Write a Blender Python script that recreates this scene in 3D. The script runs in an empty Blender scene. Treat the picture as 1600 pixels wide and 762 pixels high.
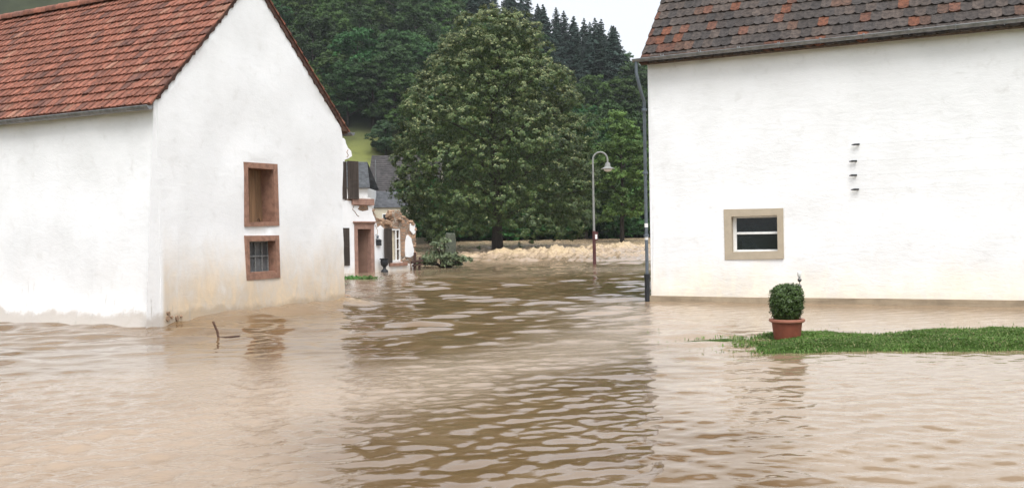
import bpy, bmesh, math, random
import numpy as np
from mathutils import Vector, Matrix, noise as mn
from mathutils.geometry import delaunay_2d_cdt

random.seed(7)
RNG = np.random.default_rng(11)
R = math.radians
scn = bpy.context.scene
COL = scn.collection

# ------------------------------------------------------------------ camera
F = 1500.0                       # focal length in pixels of a 1600 px wide picture
PITCH = math.atan(13 / F)
ROLL = R(1.0)
CAM_H = 1.6
cam_d = bpy.data.cameras.new('camera')
cam = bpy.data.objects.new('camera', cam_d)
COL.objects.link(cam)
cam_d.sensor_width = 36
cam_d.lens = 36 * F / 1600
cam_d.clip_start = 0.1
cam_d.clip_end = 6000
cam.matrix_world = Matrix.Translation((0, 0, CAM_H)) @ Matrix.Rotation(R(90) - PITCH, 4, 'X') @ Matrix.Rotation(-ROLL, 4, 'Z')
scn.camera = cam

# ------------------------------------------------------------------ light
SUN_DIR = Vector((0.10, -0.50, 0.86)).normalized()      # towards the sun
EL = math.asin(SUN_DIR.z)
world = bpy.data.worlds.new('World')
scn.world = world
world.use_nodes = True
wn, wl = world.node_tree.nodes, world.node_tree.links
bg = wn['Background']
sky = wn.new('ShaderNodeTexSky')
sky.sky_type = 'NISHITA'
sky.sun_disc = False
sky.sun_elevation = EL
sky.sun_rotation = math.atan2(SUN_DIR.x, SUN_DIR.y)
sky.dust_density = 3.0
bw = wn.new('ShaderNodeRGBToBW')
wl.new(sky.outputs[0], bw.inputs[0])
tint = wn.new('ShaderNodeMix'); tint.data_type = 'RGBA'; tint.blend_type = 'MULTIPLY'
tint.inputs[0].default_value = 1.0
even = wn.new('ShaderNodeMix'); even.data_type = 'RGBA'; even.inputs[0].default_value = 0.7
wl.new(bw.outputs[0], even.inputs[6]); even.inputs[7].default_value = (3.5, 3.5, 3.5, 1)
wl.new(even.outputs[2], tint.inputs[6])
tint.inputs[7].default_value = (0.965, 0.99, 1.03, 1)
mixs = wn.new('ShaderNodeMix'); mixs.data_type = 'RGBA'
mixs.inputs[0].default_value = 0.88                    # a closed layer of cloud: the blue is almost gone
wl.new(sky.outputs[0], mixs.inputs[6]); wl.new(tint.outputs[2], mixs.inputs[7])
# an overcast sky is nearly three times brighter overhead than at the horizon
tcw = wn.new('ShaderNodeTexCoord'); sepw = wn.new('ShaderNodeSeparateXYZ'); wl.new(tcw.outputs['Generated'], sepw.inputs[0])
mrw = wn.new('ShaderNodeMapRange'); mrw.inputs[1].default_value = 0; mrw.inputs[2].default_value = 1; mrw.inputs[3].default_value = 0.98; mrw.inputs[4].default_value = 1.9
wl.new(sepw.outputs[2], mrw.inputs[0])
gradw = wn.new('ShaderNodeMix'); gradw.data_type = 'RGBA'; gradw.blend_type = 'MULTIPLY'; gradw.inputs[0].default_value = 1.0
wl.new(mixs.outputs[2], gradw.inputs[6]); wl.new(mrw.outputs[0], gradw.inputs[7])
wl.new(gradw.outputs[2], bg.inputs[0])
bg.inputs[1].default_value = 0.13
sun_d = bpy.data.lights.new('sun', 'SUN')
sun_d.energy = 1.4
sun_d.angle = R(35)
sun_d.color = (1.0, 0.985, 0.965)
sun = bpy.data.objects.new('sun', sun_d)
COL.objects.link(sun)
sun.rotation_euler = (-SUN_DIR).to_track_quat('-Z', 'Y').to_euler()
sun.location = (0, 0, 60)
vs = scn.view_settings
vs.view_transform = 'Standard'
vs.look = 'None'
vs.gamma = 1
vs.use_curve_mapping = False
vs.exposure = 1.08
try:
    scn.cycles.max_bounces = 8
    scn.cycles.use_denoising = True
except Exception:
    pass

# ------------------------------------------------------------------ picture geometry
def ray(x, y):
    u, v = x - 800.0, 381.0 - y
    ca, sa = math.cos(ROLL), math.sin(ROLL)
    u2, v2 = u * ca + v * sa, -u * sa + v * ca
    cp, sp = math.cos(PITCH), math.sin(PITCH)
    return Vector((u2, F * cp + v2 * sp, v2 * cp - F * sp))

def at(x, y, Y):
    d = ray(x, y)
    return Vector((0, 0, CAM_H)) + d * (Y / d.y)

def ground_at(x, y, z=0.0):
    d = ray(x, y)
    return Vector((0, 0, CAM_H)) + d * ((z - CAM_H) / d.z)

class Frame:
    """local frame of a facade: x along the wall, y into the house, z up"""
    def __init__(self, X, Y, ang):
        self.o = Vector((X, Y, 0)); self.a = ang
        self.g = Vector((math.cos(ang), math.sin(ang), 0))
        self.s = Vector((-math.sin(ang), math.cos(ang), 0))
    def hit(self, x, y, depth=0.0):
        d = ray(x, y)
        o = self.o + self.s * depth
        k = o.dot(self.s) / d.dot(self.s)
        p = Vector((0, 0, CAM_H)) + d * k
        q = p - self.o
        return (q.dot(self.g), p.z)
    def poly(self, pts, depth=0.0):
        return [self.hit(x, y, depth) for x, y in pts]
    def world(self, x, y, z=0.0):
        return self.o + self.g * x + self.s * y + Vector((0, 0, z))

# ------------------------------------------------------------------ materials
def new_mat(name):
    m = bpy.data.materials.new(name)
    m.use_nodes = True
    nt = m.node_tree
    return m, nt.nodes, nt.links, nt.nodes['Principled BSDF']

def noise_node(n, l, vec, scale, detail=4, rough=0.55, dist=0.0):
    t = n.new('ShaderNodeTexNoise')
    t.inputs['Scale'].default_value = scale
    t.inputs['Detail'].default_value = detail
    t.inputs['Roughness'].default_value = rough
    t.inputs['Distortion'].default_value = dist
    l.new(vec, t.inputs['Vector'])
    return t

def ramp(n, l, src, a, b, va=0.0, vb=1.0):
    r = n.new('ShaderNodeMapRange')
    r.interpolation_type = 'SMOOTHSTEP'
    r.inputs[1].default_value = a; r.inputs[2].default_value = b
    r.inputs[3].default_value = va; r.inputs[4].default_value = vb
    l.new(src, r.inputs[0])
    return r.outputs[0]

def mix(n, l, fac, a, b, mode='MIX'):
    m = n.new('ShaderNodeMix'); m.data_type = 'RGBA'; m.blend_type = mode
    for v, i in ((fac, 0), (a, 6), (b, 7)):
        if hasattr(v, 'is_linked') or hasattr(v, 'links'):
            l.new(v, m.inputs[i])
        elif i == 0:
            m.inputs[0].default_value = v
        else:
            m.inputs[i].default_value = (*v, 1) if len(v) == 3 else v
    return m.outputs[2]

def math_node(n, l, op, a, b=None, clamp=False):
    m = n.new('ShaderNodeMath'); m.operation = op; m.use_clamp = clamp
    for v, i in ((a, 0), (b, 1)):
        if v is None: continue
        if isinstance(v, (int, float)): m.inputs[i].default_value = v
        else: l.new(v, m.inputs[i])
    return m.outputs[0]

def mat(name, c, rough=0.8, var=0.25, scale=6, c2=None, bump=0.0, bscale=60, metallic=0.0, attr=False, stretch=(1, 1, 1), spec=0.3, trans=0.0):
    m, n, l, p = new_mat(name)
    tc = n.new('ShaderNodeTexCoord')
    mp = n.new('ShaderNodeMapping')
    mp.inputs['Scale'].default_value = stretch
    l.new(tc.outputs['Object'], mp.inputs[0])
    v = mp.outputs[0]
    base = None
    if attr:
        a = n.new('ShaderNodeAttribute'); a.attribute_name = 'col'
        base = a.outputs['Color']
    if c2 is None:
        c2 = tuple(x * (1 - var) for x in c)
    n1 = noise_node(n, l, v, scale, 5, 0.6)
    f = ramp(n, l, n1.outputs[0], 0.35, 0.68)
    if attr:
        k = mix(n, l, f, (1, 1, 1), (1 - var,) * 3)
        col = mix(n, l, 1.0, base, k, 'MULTIPLY')
    else:
        col = mix(n, l, f, c, c2)
    l.new(col, p.inputs['Base Color'])
    p.inputs['Roughness'].default_value = rough
    p.inputs['Metallic'].default_value = metallic
    p.inputs['Specular IOR Level'].default_value = spec
    if bump:
        nb = noise_node(n, l, v, bscale, 4, 0.6)
        b = n.new('ShaderNodeBump'); b.inputs['Strength'].default_value = bump
        b.inputs['Distance'].default_value = 0.02
        l.new(nb.outputs[0], b.inputs['Height'])
        l.new(b.outputs[0], p.inputs['Normal'])
    return m

def leaf_mat(name, trans=0.3, rough=0.55, spec=0.3):
    m, n, l, p = new_mat(name)
    a = n.new('ShaderNodeAttribute'); a.attribute_name = 'col'
    oi = n.new('ShaderNodeObjectInfo')
    hsv = n.new('ShaderNodeHueSaturation')
    l.new(a.outputs['Color'], hsv.inputs['Color'])
    l.new(ramp(n, l, oi.outputs['Random'], 0, 1, 0.485, 0.515), hsv.inputs['Hue'])
    l.new(ramp(n, l, oi.outputs['Random'], 0, 1, 0.72, 1.25), hsv.inputs['Value'])
    p.inputs['Roughness'].default_value = rough
    p.inputs['Specular IOR Level'].default_value = spec
    l.new(hsv.outputs[0], p.inputs['Base Color'])
    t = n.new('ShaderNodeBsdfTranslucent')
    l.new(hsv.outputs[0], t.inputs[0])
    ms = n.new('ShaderNodeMixShader'); ms.inputs[0].default_value = trans
    l.new(p.outputs[0], ms.inputs[1]); l.new(t.outputs[0], ms.inputs[2])
    l.new(ms.outputs[0], n['Material Output'].inputs[0])
    return m

def plaster_mat(name, mud_lo, mud_hi, mud_c, strength, edge=0.0, brush=1.0):
    """white limewash over rough render; a mud stain soaked up from the water"""
    m, n, l, p = new_mat(name)
    tc = n.new('ShaderNodeTexCoord'); v = tc.outputs['Object']
    sep = n.new('ShaderNodeSeparateXYZ'); l.new(v, sep.inputs[0])
    n1 = noise_node(n, l, v, 0.9, 6, 0.65)
    n2 = noise_node(n, l, v, 4.0, 6, 0.7, 0.6)
    white = mix(n, l, ramp(n, l, n1.outputs[0], 0.35, 0.75), (0.76, 0.765, 0.765), (0.69, 0.695, 0.69))
    white = mix(n, l, ramp(n, l, n2.outputs[0], 0.52, 0.80, 0, 0.45), white, (0.52, 0.51, 0.48))
    # mud
    mp = n.new('ShaderNodeMapping'); mp.inputs['Scale'].default_value = (1.1, 1.1, 0.55); l.new(v, mp.inputs[0])
    n3 = noise_node(n, l, mp.outputs[0], 1.2, 7, 0.68, 0.4)
    zz = math_node(n, l, 'SUBTRACT', sep.outputs[2], math_node(n, l, 'MULTIPLY', math_node(n, l, 'SUBTRACT', n3.outputs[0], 0.5), 1.5))
    f = ramp(n, l, zz, mud_lo, mud_hi, strength, 0.0)
    n4 = noise_node(n, l, mp.outputs[0], 3.2, 6, 0.7, 0.8)
    mud = mix(n, l, ramp(n, l, n4.outputs[0], 0.35, 0.7), mud_c, tuple(min(1, c * 1.35) for c in mud_c))
    f = math_node(n, l, 'MULTIPLY', f, ramp(n, l, n4.outputs[0], 0.2, 0.62, 0.55, 1.0))
    if edge: f = math_node(n, l, 'MULTIPLY', f, ramp(n, l, sep.outputs[0], 0.0, 0.12, 0.12, 1.0))
    col = mix(n, l, f, white, mud)
    nw_ = noise_node(n, l, v, 2.2, 5, 0.65)
    wz = math_node(n, l, 'SUBTRACT', sep.outputs[2], math_node(n, l, 'MULTIPLY', math_node(n, l, 'SUBTRACT', nw_.outputs[0], 0.45), 0.5))
    col = mix(n, l, ramp(n, l, wz, 0.14, 0.30, 0.55 if edge else 0.12, 0.0), col, (0.30, 0.235, 0.165))
    if edge:
        mp2 = n.new('ShaderNodeMapping'); mp2.inputs['Scale'].default_value = (9, 9, 1.3); l.new(v, mp2.inputs[0])
        n5 = noise_node(n, l, mp2.outputs[0], 1.3, 4, 0.6)
        f5 = math_node(n, l, 'MULTIPLY', ramp(n, l, n5.outputs[0], 0.60, 0.72, 0, edge), ramp(n, l, sep.outputs[2], 0.3, 1.4, 1, 0))
        col = mix(n, l, f5, col, (0.35, 0.33, 0.29))
    l.new(col, p.inputs['Base Color'])
    p.inputs['Roughness'].default_value = 0.9
    p.inputs['Specular IOR Level'].default_value = 0.2
    mb = n.new('ShaderNodeMapping'); mb.inputs['Scale'].default_value = (1, 1, 2.0 if brush < 1.2 else 2.8); l.new(v, mb.inputs[0])
    nb = noise_node(n, l, mb.outputs[0], 3.0, 7, 0.68, 0.5)
    nb2 = noise_node(n, l, v, 22, 5, 0.7)
    hsum = math_node(n, l, 'ADD', nb.outputs[0], math_node(n, l, 'MULTIPLY', nb2.outputs[0], 0.22))
    b = n.new('ShaderNodeBump'); b.inputs['Strength'].default_value = 0.27; b.inputs['Distance'].default_value = 0.024 * brush
    l.new(hsum, b.inputs['Height']); l.new(b.outputs[0], p.inputs['Normal'])
    return m

def stone_mat(name, c, scale=3.0, mortar=(0.30, 0.26, 0.21)):
    m, n, l, p = new_mat(name)
    tc = n.new('ShaderNodeTexCoord')
    mp = n.new('ShaderNodeMapping'); mp.inputs['Scale'].default_value = (1, 1, 1.9); l.new(tc.outputs['Object'], mp.inputs[0])
    vz = n.new('ShaderNodeTexVoronoi'); vz.inputs['Scale'].default_value = scale; l.new(mp.outputs[0], vz.inputs['Vector'])
    ve = n.new('ShaderNodeTexVoronoi'); ve.feature = 'DISTANCE_TO_EDGE'; ve.inputs['Scale'].default_value = scale; l.new(mp.outputs[0], ve.inputs['Vector'])
    n1 = noise_node(n, l, mp.outputs[0], 9, 5, 0.65)
    sepc = n.new('ShaderNodeSeparateColor'); l.new(vz.outputs['Color'], sepc.inputs[0])
    a = mix(n, l, sepc.outputs[0], tuple(x * 0.55 for x in c), tuple(x * 1.25 for x in c))
    a = mix(n, l, ramp(n, l, n1.outputs[0], 0.4, 0.7, 0, 0.5), a, tuple(x * 0.7 for x in c))
    e = ramp(n, l, ve.outputs['Distance'], 0.015, 0.09)
    col = mix(n, l, e, mortar, a)
    l.new(col, p.inputs['Base Color']); p.inputs['Roughness'].default_value = 0.95
    h = math_node(n, l, 'ADD', e, math_node(n, l, 'MULTIPLY', n1.outputs[0], 0.5))
    b = n.new('ShaderNodeBump'); b.inputs['Strength'].default_value = 1.0; b.inputs['Distance'].default_value = 0.05
    l.new(h, b.inputs['Height']); l.new(b.outputs[0], p.inputs['Normal'])
    return m

def wood_mat(name, c, axis=2, scale=14):
    st = [1.0, 1.0, 1.0]; st[axis] = 0.06
    return mat(name, c, 0.75, 0.45, scale, bump=0.5, bscale=scale * 1.5, stretch=tuple(st))

MT = {}
MT['plaster_left'] = plaster_mat('limewash with mud stain', 0.2, 2.0, (0.46, 0.365, 0.25), 0.95, edge=0.6)
MT['plaster_right'] = plaster_mat('roughcast white wall', 0.10, 1.15, (0.68, 0.57, 0.40), 0.55, brush=1.5)
MT['plaster_ruin'] = plaster_mat('cracked white plaster', -0.2, 0.5, (0.6, 0.5, 0.36), 0.6)
MT['plinth'] = mat('beige plinth paint', (0.33, 0.262, 0.18), 0.9, 0.25, 3, bump=0.3, bscale=25)
MT['beige'] = mat('beige frame paint', (0.40, 0.34, 0.255), 0.8, 0.10, 5, bump=0.15, bscale=40)
MT['sandstone'] = mat('red sandstone', (0.295, 0.165, 0.115), 0.9, 0.35, 7, bump=0.5, bscale=40)
MT['sandstone_pale'] = mat('pale pink sandstone', (0.32, 0.195, 0.15), 0.9, 0.25, 6, bump=0.4, bscale=40)
MT['stone'] = stone_mat('rubble masonry', (0.33, 0.205, 0.13))
MT['stone_loose'] = mat('broken stone', (0.35, 0.235, 0.155), 0.95, 0.45, 5, bump=0.7, bscale=14)
MT['tile_red'] = mat('red clay tiles', (0.4, 0.12, 0.07), 0.75, 0.5, 9, attr=True, bump=0.3, bscale=50)
MT['tile_old'] = mat('weathered grey tiles', (0.2, 0.17, 0.15), 0.85, 0.62, 13, attr=True, bump=0.5, bscale=40)
MT['slate'] = mat('grey slates', (0.15, 0.16, 0.18), 0.6, 0.4, 3, attr=True)
MT['zinc'] = mat('zinc gutter', (0.26, 0.27, 0.275), 0.45, 0.35, 8, metallic=0.6)
MT['steel_grey'] = mat('grey painted pipe', (0.13, 0.155, 0.18), 0.5, 0.25, 5, metallic=0.3)
MT['black_pipe'] = mat('black cast iron', (0.02, 0.022, 0.025), 0.5, 0.3, 8)
MT['sticker'] = mat('white paper', (0.75, 0.75, 0.74), 0.7, 0.1, 20)
MT['fascia'] = wood_mat('dark brown timber', (0.10, 0.055, 0.035), 0)
MT['board'] = wood_mat('brown planks', (0.26, 0.155, 0.085), 2, 18)
MT['shutter'] = wood_mat('dark brown shutters', (0.062, 0.047, 0.037), 2, 12)
MT['door'] = mat('brown pink door leaf', (0.18, 0.105, 0.075), 0.7, 0.15, 3)
MT['white_wood'] = mat('white window paint', (0.78, 0.78, 0.76), 0.5, 0.12, 10)
MT['curtain'] = mat('lace curtain', (0.62, 0.55, 0.42), 0.9, 0.25, 12)
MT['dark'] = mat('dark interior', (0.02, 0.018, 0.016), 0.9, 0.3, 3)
MT['soil'] = mat('potting soil', (0.05, 0.035, 0.025), 0.95, 0.4, 30, bump=0.6, bscale=80)
MT['terracotta'] = mat('terracotta plastic', (0.20, 0.058, 0.033), 0.55, 0.18, 12, bump=0.1, bscale=60)
MT['terracotta_rim'] = mat('faded terracotta rim', (0.31, 0.125, 0.082), 0.6, 0.15, 12)
MT['verge'] = mat('dark verge mortar', (0.10, 0.055, 0.043), 0.9, 0.5, 9, bump=.5, bscale=40)
MT['wire'] = mat('galvanised wire', (0.45, 0.45, 0.45), 0.5, 0.2, 8)
MT['rust'] = mat('rusty iron', (0.095, 0.052, 0.034), 0.8, 0.4, 20)
MT['silver'] = mat('silver metal', (0.16, 0.155, 0.15), 0.35, 0.3, 20, metallic=0.7)
MT['bark'] = mat('dark bark', (0.045, 0.036, 0.028), 0.95, 0.5, 6, bump=0.8, bscale=14, stretch=(1, 1, 0.25))
MT['bark_grey'] = mat('lichen grey bark', (0.085, 0.095, 0.07), 0.95, 0.45, 7, bump=0.8, bscale=14)
MT['lamp_green'] = mat('grey green lamp paint', (0.23, 0.235, 0.22), 0.5, 0.2, 8)
MT['lamp_red'] = mat('dark red brown lamp paint', (0.085, 0.03, 0.028), 0.6, 0.3, 8)
MT['lamp_glass'] = mat('opal lamp glass', (0.70, 0.69, 0.66), 0.25, 0.05, 8)
MT['timber_red'] = wood_mat('red brown broken timber', (0.075, 0.040, 0.030), 0, 10)
MT['leaf'] = leaf_mat('lime leaves', 0.12, 0.5)
MT['leaf_hill'] = leaf_mat('woodland leaves', 0.25, 0.6, 0.2)
MT['needle'] = leaf_mat('spruce needles', 0.05, 0.7, 0.15)
MT['boxleaf'] = leaf_mat('box leaves', 0.2, 0.45, 0.4)
MT['grassblade'] = leaf_mat('lawn grass', 0.35, 0.6, 0.25)
MT['lawn'] = mat('wet lawn soil', (0.05, 0.085, 0.02), 1.0, 0.5, 8, spec=0.05, bump=0.5, bscale=60)
MT['meadow'] = mat('meadow and forest floor', (0.115, 0.145, 0.04), 0.95, 0.4, 0.15)
MT['cream'] = mat('cream render', (0.62, 0.57, 0.45), 0.9, 0.12, 3)
def glass_mat(name, c, rough=0.08):
    m = mat(name, c, rough, 0.5, 2.5)
    m.node_tree.nodes['Principled BSDF'].inputs['Specular IOR Level'].default_value = 0.5
    return m
MT['glass'] = glass_mat('dark window glass', (0.012, 0.016, 0.02))
MT['glass_dusty'] = glass_mat('dusty window glass', (0.15, 0.155, 0.158), 0.35)

# ------------------------------------------------------------------ mesh helpers
class MB:
    def __init__(self):
        self.v, self.f, self.c = [], [], []
    def add(self, verts, faces, col=(1, 1, 1)):
        o = len(self.v)
        self.v += [tuple(p) for p in verts]
        for f in faces:
            self.f.append(tuple(i + o for i in f)); self.c.append(col)
        return self
    def box(self, lo, hi, bev=0.0, rot=None, col=(1, 1, 1)):
        lo, hi = Vector(lo), Vector(hi)
        c, h = (lo + hi) / 2, (hi - lo) / 2
        if bev <= 0:
            vs = [Vector((sx * h.x, sy * h.y, sz * h.z)) for sz in (-1, 1) for sy in (-1, 1) for sx in (-1, 1)]
            fs = [(0, 2, 3, 1), (4, 5, 7, 6), (0, 1, 5, 4), (2, 6, 7, 3), (0, 4, 6, 2), (1, 3, 7, 5)]
        else:
            bm = bmesh.new()
            bmesh.ops.create_cube(bm, size=2)
            for q in bm.verts: q.co = Vector((q.co.x * h.x, q.co.y * h.y, q.co.z * h.z))
            bmesh.ops.bevel(bm, geom=bm.edges[:], offset=min(bev, 0.45 * min(h) * 2), segments=2, affect='EDGES', profile=0.6)
            bm.verts.index_update()
            vs = [q.co.copy() for q in bm.verts]
            fs = [tuple(q.index for q in f.verts) for f in bm.faces]
            bm.free()
        if rot is not None: vs = [rot @ q for q in vs]
        return self.add([q + c for q in vs], fs, col)
    def tube(self, pts, rad, n=10, cap=True, col=(1, 1, 1)):
        pts = [Vector(p) for p in pts]
        if not hasattr(rad, '__len__'): rad = [rad] * len(pts)
        rings = []
        up = None
        for i, p in enumerate(pts):
            t = (pts[min(i + 1, len(pts) - 1)] - pts[max(i - 1, 0)]).normalized()
            if up is None:
                up = t.orthogonal().normalized()
            up = (up - t * up.dot(t))
            up = up.normalized() if up.length > 1e-6 else t.orthogonal().normalized()
            b = t.cross(up)
            rings.append([p + (up * math.cos(2 * math.pi * k / n) + b * math.sin(2 * math.pi * k / n)) * rad[i] for k in range(n)])
        vs = [q for r in rings for q in r]
        fs = []
        for i in range(len(pts) - 1):
            for k in range(n):
                k2 = (k + 1) % n
                fs.append((i * n + k, i * n + k2, (i + 1) * n + k2, (i + 1) * n + k))
        if cap:
            fs.append(tuple(range(n - 1, -1, -1)))
            fs.append(tuple((len(pts) - 1) * n + k for k in range(n)))
        return self.add(vs, fs, col)
    def lathe(self, prof, n=28, center=(0, 0, 0), col=(1, 1, 1)):
        cx, cy, cz = center
        vs, fs = [], []
        for r, z in prof:
            for k in range(n):
                a = 2 * math.pi * k / n
                vs.append((cx + r * math.cos(a), cy + r * math.sin(a), cz + z))
        for i in range(len(prof) - 1):
            for k in range(n):
                k2 = (k + 1) % n
                fs.append((i * n + k, i * n + k2, (i + 1) * n + k2, (i + 1) * n + k))
        fs.append(tuple(range(n - 1, -1, -1)))
        fs.append(tuple((len(prof) - 1) * n + k for k in range(n)))
        return self.add(vs, fs, col)
    def panel(self, outline, holes=(), y0=0.0, y1=0.4, grid=0.0, wav=0.0, back=True, seed=0.0):
        """upright slab: outline and holes in (x, z), front face at y0, back at y1"""
        pts, loops = [], []
        for lp in [outline] + list(holes):
            k = len(pts); pts += [Vector((a, b)) for a, b in lp]
            loops.append(list(range(k, len(pts))))
        nb = len(pts)
        def inside(p, lp):
            c = False; j = len(lp) - 1
            for i in range(len(lp)):
                (xi, yi), (xj, yj) = lp[i], lp[j]
                if (yi > p[1]) != (yj > p[1]) and p[0] < (xj - xi) * (p[1] - yi) / (yj - yi) + xi: c = not c
                j = i
            return c
        if grid:
            xs = [p[0] for p in outline]; zs = [p[1] for p in outline]
            x = min(xs) + grid / 2
            while x < max(xs):
                z = min(zs) + grid / 2
                while z < max(zs):
                    q = (x + random.uniform(-.2, .2) * grid, z + random.uniform(-.2, .2) * grid)
                    if inside(q, outline) and not any(inside(q, h) for h in holes): pts.append(Vector(q))
                    z += grid
                x += grid
        edges = [(lp[i], lp[(i + 1) % len(lp)]) for lp in loops for i in range(len(lp))]
        V, E, FA, *_ = delaunay_2d_cdt(pts, edges, [], 0, 1e-5)
        front = []
        for f in FA:
            c = (V[f[0]] + V[f[1]] + V[f[2]]) / 3
            if inside(c, outline) and not any(inside(c, h) for h in holes): front.append(tuple(f))
        def dy(p):
            return wav * mn.noise(Vector((p[0] * 0.9 + seed, p[1] * 0.9, seed))) * 2 if wav else 0.0
        n = len(V)
        vs = [(p[0], y0 + dy(p), p[1]) for p in V]
        fs = list(front)
        if back:
            vs += [(p[0], y1, p[1]) for p in V]
            fs += [tuple(i + n for i in reversed(f)) for f in front]
            cnt = {}
            for f in front:
                for i in range(3):
                    a, b = f[i], f[(i + 1) % 3]
                    cnt[(a, b)] = 1
            for (a, b) in cnt:
                if (b, a) not in cnt: fs.append((b, a, a + n, b + n))
        return self.add(vs, fs)
    def build(self, name, m, parent=None, smooth=False, loc=None):
        me = bpy.data.meshes.new(name)
        me.from_pydata(self.v, [], self.f)
        if any(c != (1, 1, 1) for c in self.c):
            at_ = me.attributes.new('col', 'FLOAT_COLOR', 'CORNER')
            arr = np.ones((len(me.loops), 4), np.float32)
            k = 0
            for f, c in zip(self.f, self.c):
                arr[k:k + len(f), :3] = c; k += len(f)
            at_.data.foreach_set('color', arr.ravel())
        me.materials.append(m)
        if smooth is not False:
            me.polygons.foreach_set('use_smooth', [True] * len(me.polygons))
            if smooth is not True:
                me.set_sharp_from_angle(angle=R(smooth))
        o = bpy.data.objects.new(name, me)
        COL.objects.link(o)
        if parent is not None: o.parent = parent
        if loc is not None: o.location = loc
        return o

def np_mesh(name, V, Q, m, cols=None, parent=None, smooth=False, extra=None):
    """V (n,3) floats, Q (k,3|4) ints, cols (n,3) per vertex"""
    me = bpy.data.meshes.new(name)
    n, k, w = len(V), len(Q), Q.shape[1]
    me.vertices.add(n); me.vertices.foreach_set('co', np.ascontiguousarray(V, np.float32).ravel())
    me.loops.add(k * w); me.loops.foreach_set('vertex_index', np.ascontiguousarray(Q, np.int32).ravel())
    me.polygons.add(k)
    me.polygons.foreach_set('loop_start', np.arange(0, k * w, w, dtype=np.int32))
    me.polygons.foreach_set('loop_total', np.full(k, w, np.int32))
    me.update(calc_edges=True)
    if cols is not None:
        a = me.attributes.new('col', 'FLOAT_COLOR', 'POINT')
        c4 = np.ones((n, 4), np.float32); c4[:, :3] = cols
        a.data.foreach_set('color', c4.ravel())
    for nm, arr in (extra or {}).items():
        a = me.attributes.new(nm, 'FLOAT', 'POINT')
        a.data.foreach_set('value', np.ascontiguousarray(arr, np.float32))
    if smooth: me.polygons.foreach_set('use_smooth', np.ones(k, bool))
    me.materials.append(m)
    me.validate()
    o = bpy.data.objects.new(name, me)
    COL.objects.link(o)
    if parent is not None: o.parent = parent
    return o

def leaves(P, N, size, aspect=0.6, fold=0.25, jit=0.5, rng=RNG):
    """P leaf centres, N facing directions -> quads bent along the middle"""
    n = len(P)
    N = N + rng.normal(0, jit, (n, 3))
    N /= np.linalg.norm(N, axis=1, keepdims=True) + 1e-9
    T = rng.normal(0, 1, (n, 3)); T[:, 2] -= 0.8
    T -= N * np.sum(T * N, 1, keepdims=True)
    T /= np.linalg.norm(T, axis=1, keepdims=True) + 1e-9
    B = np.cross(N, T)
    s = (np.asarray(size) * np.ones(n))[:, None]
    L, Wd = s * 0.5, s * 0.5 * aspect
    V = np.stack([P - T * L, P + B * Wd - N * s * fold * .3, P + T * L, P - B * Wd - N * s * fold * .3], 1).reshape(-1, 3)
    Q = np.arange(4 * n).reshape(n, 4)
    return V, Q

def tag(o, label=None, cat=None, group=None, kind=None):
    if label: o['label'] = label
    if cat: o['category'] = cat
    if group: o['group'] = group
    if kind: o['kind'] = kind
    return o

def thing(name, label, cat, loc=(0, 0, 0), rotz=0.0, group=None):
    o = bpy.data.objects.new(name, None)
    COL.objects.link(o)
    o.empty_display_size = 0.3
    o.location = loc; o.rotation_euler = (0, 0, rotz)
    return tag(o, label, cat, group)

def dup(root, loc, rotz=0.0, scale=1.0, label=None, group=None):
    r = root.copy(); COL.objects.link(r)
    r.location = loc; r.rotation_euler = (0, 0, rotz)
    r.scale = (scale,) * 3 if not hasattr(scale, '__len__') else scale
    if label: r['label'] = label
    if group: r['group'] = group
    for ch in root.children:
        c = ch.copy(); COL.objects.link(c); c.parent = r
        for g in ch.children:
            d = g.copy(); COL.objects.link(d); d.parent = c
    return r

# numpy value noise
def _hash(ix, iy, seed):
    h = (ix.astype(np.int64) * 374761393 + iy.astype(np.int64) * 668265263 + seed * 974711) & 0xffffffff
    h = ((h ^ (h >> 13)) * 1274126177) & 0xffffffff
    return ((h ^ (h >> 16)) & 0xffff) / 65535.0

def vnoise(x, y, seed=0):
    ix, iy = np.floor(x), np.floor(y)
    fx, fy = x - ix, y - iy
    fx = fx * fx * fx * (fx * (fx * 6 - 15) + 10); fy = fy * fy * fy * (fy * (fy * 6 - 15) + 10)
    a, b = _hash(ix, iy, seed), _hash(ix + 1, iy, seed)
    c, d = _hash(ix, iy + 1, seed), _hash(ix + 1, iy + 1, seed)
    return (a + (b - a) * fx) * (1 - fy) + (c + (d - c) * fx) * fy

def fbm(x, y, seed=0, oct=4, ridge=False):
    s, a, t = 0, 0.5, 0
    for k in range(oct):
        v = vnoise(x * 2 ** k + 17.3 * k, y * 2 ** k - 9.1 * k, seed + k)
        if ridge: v = 1 - abs(2 * v - 1)
        s = s + a * v; t += a; a *= 0.5
    return s / t

def sstep(x, a, b):
    t = np.clip((x - a) / (b - a), 0, 1)
    return t * t * (3 - 2 * t)

# ------------------------------------------------------------------ frames of the three houses
FL = Frame(-6.6, 18.0, math.atan2(0.893, 0.451))       # left house, x along its gable
FR = Frame(3.2, 22.2, math.atan2(-0.444, 0.896))       # right house, x along its long wall
FZ = Frame(-7.6, 43.2, math.atan2(0.835, 0.55))        # ruined house

# ------------------------------------------------------------------ terrain
def level(Y):
    return 0.30 * sstep(Y, 50, 74) + 0.75 * sstep(Y, 68, 106)

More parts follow.
